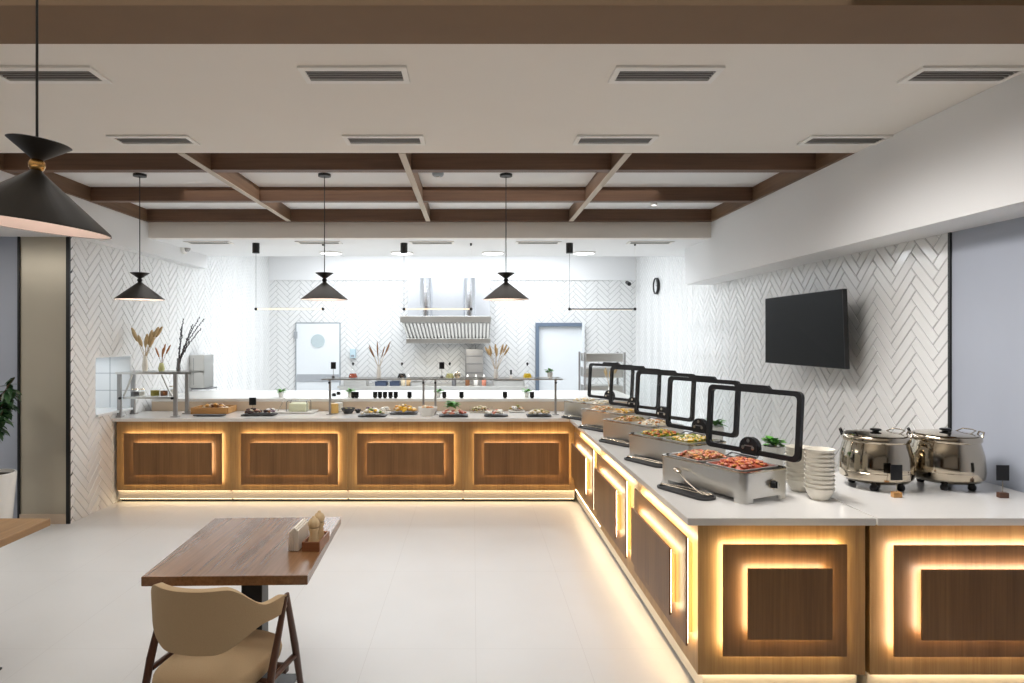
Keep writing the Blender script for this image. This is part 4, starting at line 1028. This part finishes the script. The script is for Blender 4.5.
gn_pan(493, 524, 'wide shallow steel container on the prep counter below the yellow oil', M['steel'], .08)
for px, m, lab in ((403, FOOD['cream'], 'pale bottle on the prep counter beside the blue-black container'), (408.5, FOOD['tan'], 'tan bottle on the prep counter beside the pale bottle'), (454, M['dark_steel'], 'dark grey bottle on the prep counter below the pale oil'),
                   (467.5, FOOD['brown'], 'brown bottle on the prep counter before the steel cabinet'), (476, FOOD['white'], 'white bottle on the prep counter before the steel cabinet'), (484, FOOD['pink'], 'pink bottle on the prep counter beside the steel cabinet')):
    Y = 11.30; t = thing('sauce_bottle', lab, 'bottle', ((px - CX) * Y / F, Y, .901), 0, 'bottles on the kitchen prep counter')
    MB().lathe([(0, 0), (.038, 0), (.040, .02), (.038, .11), (.018, .145)], 20).build('bottle', m, t, 50)
    MB().lathe([(.020, .145), (.020, .165), (.006, .20), (0, .20)], 16).build('cap', M['vent_white'], t, 50)
Y = 11.75; t = thing('steel_cabinet', 'upright grey steel cabinet standing on the prep counter under the hood', 'cabinet', ((474.5 - CX) * Y / F, Y, .901))
MB().box(-.155, .155, -.10, .20, 0, .63, .004).build('body', M['grey_metal'], t)
for z in (.20, .36, .50): MB().box(-.14, .14, -.106, -.101, z, z + .012).build('shelf_lip', M['dark_steel'], t)
MB().box(-.165, -.150, -.115, -.09, 0, .63).build('side_post', M['dark_steel'], t)
MB().cyl((.02, 0, .63), (.02, 0, .71), .006, seg=8).build('rod', M['dark_steel'], t)
# shelving at the blue-framed door
Y = 10.4; x0, x1 = (582 - CX) * Y / F, (621 - CX) * Y / F; xm = (x0 + x1) / 2; w = (x1 - x0) / 2
t = thing('shelf_trolley', 'grey steel tray trolley behind the far chafing dish lid', 'trolley', (xm, Y, 0))
for sx in (-1, 1):
    for y in (-.25, .25): MB().box(sx * w - .015, sx * w + .015, y - .015, y + .015, .06, 1.51, .002).build('post', M['grey_metal'], t)
for za, zb in ((1.36, 1.49), (1.11, 1.26), (.82, .98), (.45, .6)):
    MB().box(-w + .02, w - .02, -.24, .24, za, zb, .006).build('bin', M['steel'], t)
for sx in (-1, 1):
    for y in (-.25, .25): MB().cyl((sx * w - .012, y, .035), (sx * w + .012, y, .035), .034, seg=16).build('caster', M['black_plastic'], t, 40)
dry_vase('vase', 'vase of dried flowers standing behind the far chafing dish lid', ((610 - CX) * 8.2 / F, 8.2, 1.041), 6, .08, .03, M['straw'], M['straw'], 23, .30, .09, (.010, .05))
# towel dispenser, clock, cameras
t = thing('towel_dispenser', 'pale blue towel dispenser on the back wall by the round-window door', 'dispenser', ((353.5 - CX) * (YB - .02) / F, YB - .012, 1.36))
MB().box(-.05, .05, -.10, 0, 0, .17, .01).build('housing', M['plastic_blue'], t); MB().box(-.03, .03, -.102, -.099, .02, .06).build('window', M['thin_line'], t)
Yc = 10.55
t = thing('wall_clock', 'round black-rimmed clock on the tiled side wall', 'clock', (XR - .012, Yc, H + (CY - 286) * Yc / F))
RX = Matrix.Rotation(-PI / 2, 4, 'Y')
MB().lathe([(.125, 0), (.135, .005), (.135, .04), (.120, .045), (.120, .02)], 40, m=RX).build('rim', M['black'], t, 40)
MB().lathe([(0, .02), (.121, .02), (.121, .005), (0, .005)], 40, m=RX).build('face', M['clock_face'], t, 40)
MB().box(-.026, -.022, -.004, .004, 0, .09).build('minute_hand', M['black'], t); MB().box(-.026, -.022, -.05, 0, -.004, .004).build('hour_hand', M['black'], t)
t = thing('mounted_camera', 'white dome security camera on the side bulkhead over the dried plants', 'camera', (XBL + .001, 8.14, 2.87))
RY = Matrix.Rotation(PI / 2, 4, 'Y')
MB().lathe([(0, 0), (.075, 0), (.075, .03), (.06, .045), (0, .045)], 28, m=RY).build('housing', M['vent_white'], t, 40)
MB().lathe([(.05, .045), (.045, .075), (.025, .092), (0, .098)], 24, m=RY).build('dome', M['grey_metal'], t, 50)
t = thing('mounted_camera', 'small black security camera high in the kitchen corner', 'camera', ((628 - CX) * 11.7 / F, 11.7, 2.72))
MB().cyl((0, -.10, -.02), (0, .06, .02), .035, seg=16).build('body', M['black'], t, 40); MB().cyl((0, .05, .015), (.03, .26, .04), .012, seg=10).build('bracket', M['black'], t, 40)

# ------------------------------------------------------------------ television
def tv():
    c = [at(765.3, 298.7, 6.05), at(842.5, 288.7, 4.88), at(845.3, 369.2, 4.88), at(765.3, 362.6, 6.05)]
    ex = (c[1] - c[0]); ey = (c[0] - c[3]); n = ex.cross(ey).normalized()
    if n.x > 0: n = -n
    ctr = sum(c, Vector()) / 4
    t = thing('flat_tv', 'black flat television mounted on the tiled side wall', 'television', ctr)
    q = [p - ctr for p in c]
    def slab(pts, d0, d1):
        b = MB(); b._new([p + n * d0 for p in pts] + [p + n * d1 for p in pts], [(0, 1, 2, 3), (4, 5, 6, 7), (0, 1, 5, 4), (1, 2, 6, 5), (2, 3, 7, 6), (3, 0, 4, 7)]); return b
    slab(q, 0, -.035).build('casing', M['black_plastic'], t)
    slab([p * .985 for p in q], .0015, .0).build('screen', M['screen'], t)
    xw = XR - .010 - ctr.x
    MB().box(xw - .02, xw, -.22, .22, -.15, .15).build('wall_plate', M['black'], t)
    MB().box(.03, xw - .02, -.05, .05, -.05, .05).build('arm', M['black'], t)
tv()

# ------------------------------------------------------------------ tables and chair
def table1():
    fl, fr = on(141, 577, .75), on(307.5, 575.5, .75); bl, br = on(214.7, 518, .75), on(341, 517, .75)
    pts = [Vector(p) for p in (fl, fr, br, bl)]; c = sum(pts, Vector()) / 4
    a = math.atan2((br[0] - fr[0]) * -1, br[1] - fr[1])
    t = thing('dining_table', 'dark wooden dining table with a napkin caddy on it', 'table', (c.x, c.y, 0), 0)
    b = MB().prism([(p.x - c.x, p.y - c.y) for p in pts], .71, .75)
    bmesh.ops.bevel(b.bm, geom=b.bm.edges[:], offset=.002, segments=2, affect='EDGES')
    b.build('tabletop', M['table_wood'], t)
    MB().box(-.05, .05, -.05, .05, .012, .70, .004).build('column', M['black'], t)
    MB().box(-.16, .16, -.12, .20, 0, .012, .003).build('base_plate', M['black'], t)
    MB().box(-.20, .20, -.20, .20, .70, .7095).build('top_plate', M['black'], t)
    return c
TC = table1()
t = thing('dining_table', 'pale oak dining table corner cut off at the edge of the photo', 'table', (-2.72, 3.17, 0))
MB().box(-.39, .39, -.40, .40, .71, .75, .003).build('tabletop', M['table_oak'], t)
MB().box(-.05, .05, -.05, .05, .012, .70, .004).build('column', M['black'], t); MB().box(-.24, .24, -.24, .24, 0, .012, .003).build('base_plate', M['black'], t); MB().box(-.2, .2, -.2, .2, .70, .7095).build('top_plate', M['black'], t)

def chair():
    t = thing('dining_chair', 'tan upholstered dining chair with dark wooden legs tucked under the table', 'chair', (-1.035, 2.69, 0), math.radians(-10))
    # seat cushion
    b = MB(); prof = [(.0, .385), (.88, .385), (.97, .395), (1.0, .42), (.98, .445), (.90, .458), (.4, .464), (0, .464)]
    n = 40; vs = []
    for r, z in prof:
        for k in range(n):
            a = 2 * PI * k / n; ca, sa = math.cos(a), math.sin(a); e = 2 / 3.2
            vs.append(Vector((math.copysign(abs(ca) ** e, ca) * .206 * r + .012, math.copysign(abs(sa) ** e, sa) * .25 * r - .045, z)))
    b._new(vs, [(i * n + k, i * n + (k + 1) % n, (i + 1) * n + (k + 1) % n, (i + 1) * n + k) for i in range(len(prof) - 1) for k in range(n)])
    b.build('seat', M['fabric'], t, 60)
    # wrap-around backrest
    def top(d): 
        d = abs(d)
        f = min(1, max(0, (d - 32) / 36)); f = f * f * (3 - 2 * f)
        return .798 * (1 - f) + .70 * f
    def bot(d):
        d = abs(d); f = min(1, max(0, (d - 20) / 46)); f = f * f * (3 - 2 * f)
        return .545 * (1 - f) + .63 * f
    def sh(u, v):
        d = -97 + 194 * u; th = math.radians(d)
        zt, zb = top(d), bot(d); e = min(1, (97 - abs(d)) / 14); e = math.sqrt(max(0, 1 - (1 - e) ** 2))
        zm, hh = (zt + zb) / 2, (zt - zb) / 2 * (.25 + .75 * e); z = zm + hh * (2 * v - 1)
        k = (2 * v - 1); lean = .025 * (z - .55) / .2
        return (.272 * math.sin(th), -(.250 + lean) * math.cos(th), z)
    b = MB().grid(sh, 56, 10)
    o = b.build('backrest', M['fabric'], t, 80); md = o.modifiers.new('pad', 'SOLIDIFY'); md.thickness = .030; md.offset = -1
    bv = o.modifiers.new('soft', 'BEVEL'); bv.width = .011; bv.segments = 3; bv.limit_method = 'ANGLE'; bv.angle_limit = math.radians(50)
    def leg(pts, w): return MB().tube(pts, w, 10, flat=.7)
    for s in (-1, 1):
        ap = Vector((s * .268, .02, .69))
        leg([ap, Vector((s * .268, .10, .44)), Vector((s * .275, .21, 0))], [.015, .020, .013]).build('front_leg', M['chair_wood'], t, 60)
        leg([ap + Vector((0, -.01, -.005)), Vector((s * .266, -.10, .44)), Vector((s * .268, -.235, 0))], [.015, .021, .013]).build('rear_leg', M['chair_wood'], t, 60)
        leg([Vector((s * .262, -.10, .40)), Vector((s * .264, .10, .40))], [.014, .014]).build('side_rail', M['chair_wood'], t, 60)
    MB().box(-.255, .255, .04, .07, .35, .384, .003).box(-.255, .255, -.09, -.06, .35, .384, .003).build('seat_support', M['chair_wood'], t)
chair()

# napkin caddy, napkins, mills
cx, cy = -.752, 3.10
ca = math.radians(-2)
t = thing('caddy', 'small dark wooden caddy for mills and napkins on the dining table', 'caddy', (cx, cy, .751), ca)
MB().box(-.042, .042, -.09, .09, 0, .008).build('base', M['caddy_wood'], t)
for bx in ((-.042, .042, -.09, -.082), (-.042, .042, .082, .09), (.034, .042, -.082, .082), (-.042, -.034, -.082, .082)): MB().box(*bx, .008, .044, .0015).build('side', M['caddy_wood'], t)
t = thing('napkin_stack', 'stack of cream folded napkins standing beside the wooden caddy', 'napkins', (cx - .078, cy - .0, .752), ca)
for k, (dx, h, tl) in enumerate(((-.028, .088, .20), (-.019, .097, .12), (-.010, .104, .05), (.0, .108, -.02), (.009, .102, -.05), (.017, .094, -.08))):
    MB().box(dx - .0035, dx + .0035, -.085, .085, 0, h, .0015, Matrix.Rotation(tl * .4, 4, 'Y')).build('napkin', M['paper'], t)
def mill(x, y, label):
    t = thing('pepper_mill', label, 'mill', (x, y, .7600), 0, 'wooden mills in the caddy'); t.scale = (1.12, 1.12, 1.16)
    MB().lathe([(0, 0), (.024, 0), (.025, .012), (.019, .04), (.017, .058), (.022, .072), (.020, .078)], 24).build('body', M['small_wood'], t, 45)
    MB().lathe([(.018, .079), (.023, .086), (.024, .098), (.017, .112), (.008, .118), (.006, .124), (0, .126)], 24).build('head', M['small_wood'], t, 45)
mill(cx + .0, cy - .045, 'pale wooden mill at the near end of the caddy')
mill(cx + .004, cy + .048, 'pale wooden mill at the far end of the caddy')

# potted ficus at the left edge
t = thing('potted_ficus', 'dark green leafy plant in a tall white pot by the bronze wall panel', 'potted plant', (-4.17, 5.60, 0))
MB().lathe([(0, 0), (.135, 0), (.14, .01), (.185, .56), (.180, .575), (.168, .575), (.165, .54), (0, .53)], 40).build('pot', M['porcelain'], t, 40)
MB().lathe([(0, .545), (.165, .545)], 32).build('soil', M['soil'], t)
b = MB().tube([(0, 0, .54), (.02, 0, .8), (-.02, .02, 1.1)], [.016, .014, .010], 8)
rnd = random.Random(8); br = []
for k in range(12):
    a = rnd.uniform(0, 2 * PI); z = rnd.uniform(.8, 1.05); e = Vector((math.cos(a) * rnd.uniform(.1, .26), math.sin(a) * rnd.uniform(.1, .26), z + rnd.uniform(.1, .38)))
    b.tube([(0, .01, z), (e.x * .5, e.y * .5, z + (e.z - z) * .6), e], [.007, .005, .003], 6); br.append((Vector((0, .01, z)), e))
b.build('trunk', M['bark'], t, 60)
b = MB()
for p0, e in br:
    for k in range(26):
        f = rnd.uniform(.35, 1.05); p = p0.lerp(e, f); a = rnd.uniform(0, 2 * PI); l = rnd.uniform(.07, .12)
        b.leaf(p, p + Vector((math.cos(a) * l, math.sin(a) * l, rnd.uniform(-.09, .03))), l * .48)
b.build('foliage', M['leaf_dark'], t, 60)

# ------------------------------------------------------------------ lights
def area(name, loc, rot, sx, sy, power, col, spread=180):
    l = bpy.data.lights.new(name, 'AREA'); l.shape = 'RECTANGLE'; l.size = sx; l.size_y = sy; l.energy = power; l.color = col; l.spread = math.radians(spread)
    o = bpy.data.objects.new(name, l); C.objects.link(o); o.location = loc; o.rotation_euler = rot; return o
def point(name, loc, power, col, r=.04):
    l = bpy.data.lights.new(name, 'POINT'); l.energy = power; l.color = col; l.shadow_soft_size = r
    o = bpy.data.objects.new(name, l); C.objects.link(o); o.location = loc; return o
area('kitchen_lamp', (-.4, 10.4, ZK - .02), (0, 0, 0), 4.6, 2.2, 175, (.90, .95, 1.0))
for px in (331, 402, 493, 584): area('servery_lamp', ((px - CX) * 8.55 / F, 8.55, ZS - .03), (0, 0, 0), .26, .26, 14, (.92, .96, 1.0))
area('rear_fill', (-.8, YREAR + .1, 1.6), (PI / 2, 0, 0), 6.5, 2.4, 6, (1.0, .97, .93))  # unseen frontal fill added before the solid rear wall, no window there
area('dining_lamp', (-.7, 2.9, ZM - .03), (0, 0, 0), 4.2, 1.8, 31, (1.0, .965, .925), 130)
for x in (-2.9, -1.3, .29): 
    point('pendant_lamp_light', (x, 5.65, 2.13), 8, (1.0, .88, .74), .03)
area('coffer_fill', (-.5, 5.9, ZR - .03), (0, 0, 0), 4.5, 1.6, 44, (1.0, .96, .92), 140)  # broad fill added for the floor and worktops, no fixture of its own
point('near_pendant_light', ((37 - CX) * 1.8 / F, 1.8, 2.12), 3, (1.0, .82, .70), .03)
area('side_fill', (-5.0, 4.4, 2.66), (0, 0, 0), 1.2, 1.2, 30, (1.0, .95, .88))  # unseen fill added to brighten the bronze wall panel
area('pass_fill', (XL - .3, (NY0 + NY1) / 2, NZ1 - .01), (0, 0, 0), .4, .4, 1.3, (.92, .97, 1.0))  # added inside the recess, stands in for a lit room beyond
area('hood_lamp', (-.4, 11.3, 1.62), (0, 0, 0), 1.0, .4, 10, (1.0, .96, .86))
area('ceiling_fill', (-1.2, .3, 1.9), (PI, 0, 0), 3.5, 1.2, 20, (1.0, .92, .82))  # unseen upward fill added to brighten the near ceiling
area('wall_washer', (1.15, 3.5, ZM - .05), (0, -math.radians(38), 0), .5, 1.8, 34, (1.0, .97, .94), 96)
w = bpy.data.worlds.new('world'); sc.world = w; w.use_nodes = True
w.node_tree.nodes['Background'].inputs['Color'].default_value = (.9, .93, 1, 1); w.node_tree.nodes['Background'].inputs['Strength'].default_value = .1

# ------------------------------------------------------------------ camera
cam = bpy.data.cameras.new('camera'); co = bpy.data.objects.new('camera', cam); C.objects.link(co)
co.location = (0, 0, H); co.rotation_euler = (PI / 2, 0, 0)
cam.sensor_fit = 'HORIZONTAL'; cam.sensor_width = 36.0; cam.lens = F / 1024 * 36.0
cam.shift_x = (512 - CX) / 1024; cam.shift_y = -(341.5 - CY) / 1024
cam.clip_start = .05; cam.clip_end = 100
sc.camera = co
vs = sc.view_settings
sc.display_settings.display_device = 'sRGB'
vs.view_transform = 'Standard'; vs.look = 'None'; vs.exposure = 0.0; vs.gamma = 1.0; vs.use_curve_mapping = False
sc.cycles.use_denoising = True
sc.cycles.max_bounces = 8; sc.cycles.diffuse_bounces = 5; sc.cycles.glossy_bounces = 4; sc.cycles.transparent_max_bounces = 16
sc.cycles.caustics_reflective = False; sc.cycles.caustics_refractive = False
sc.cycles.sample_clamp_indirect = 6.0
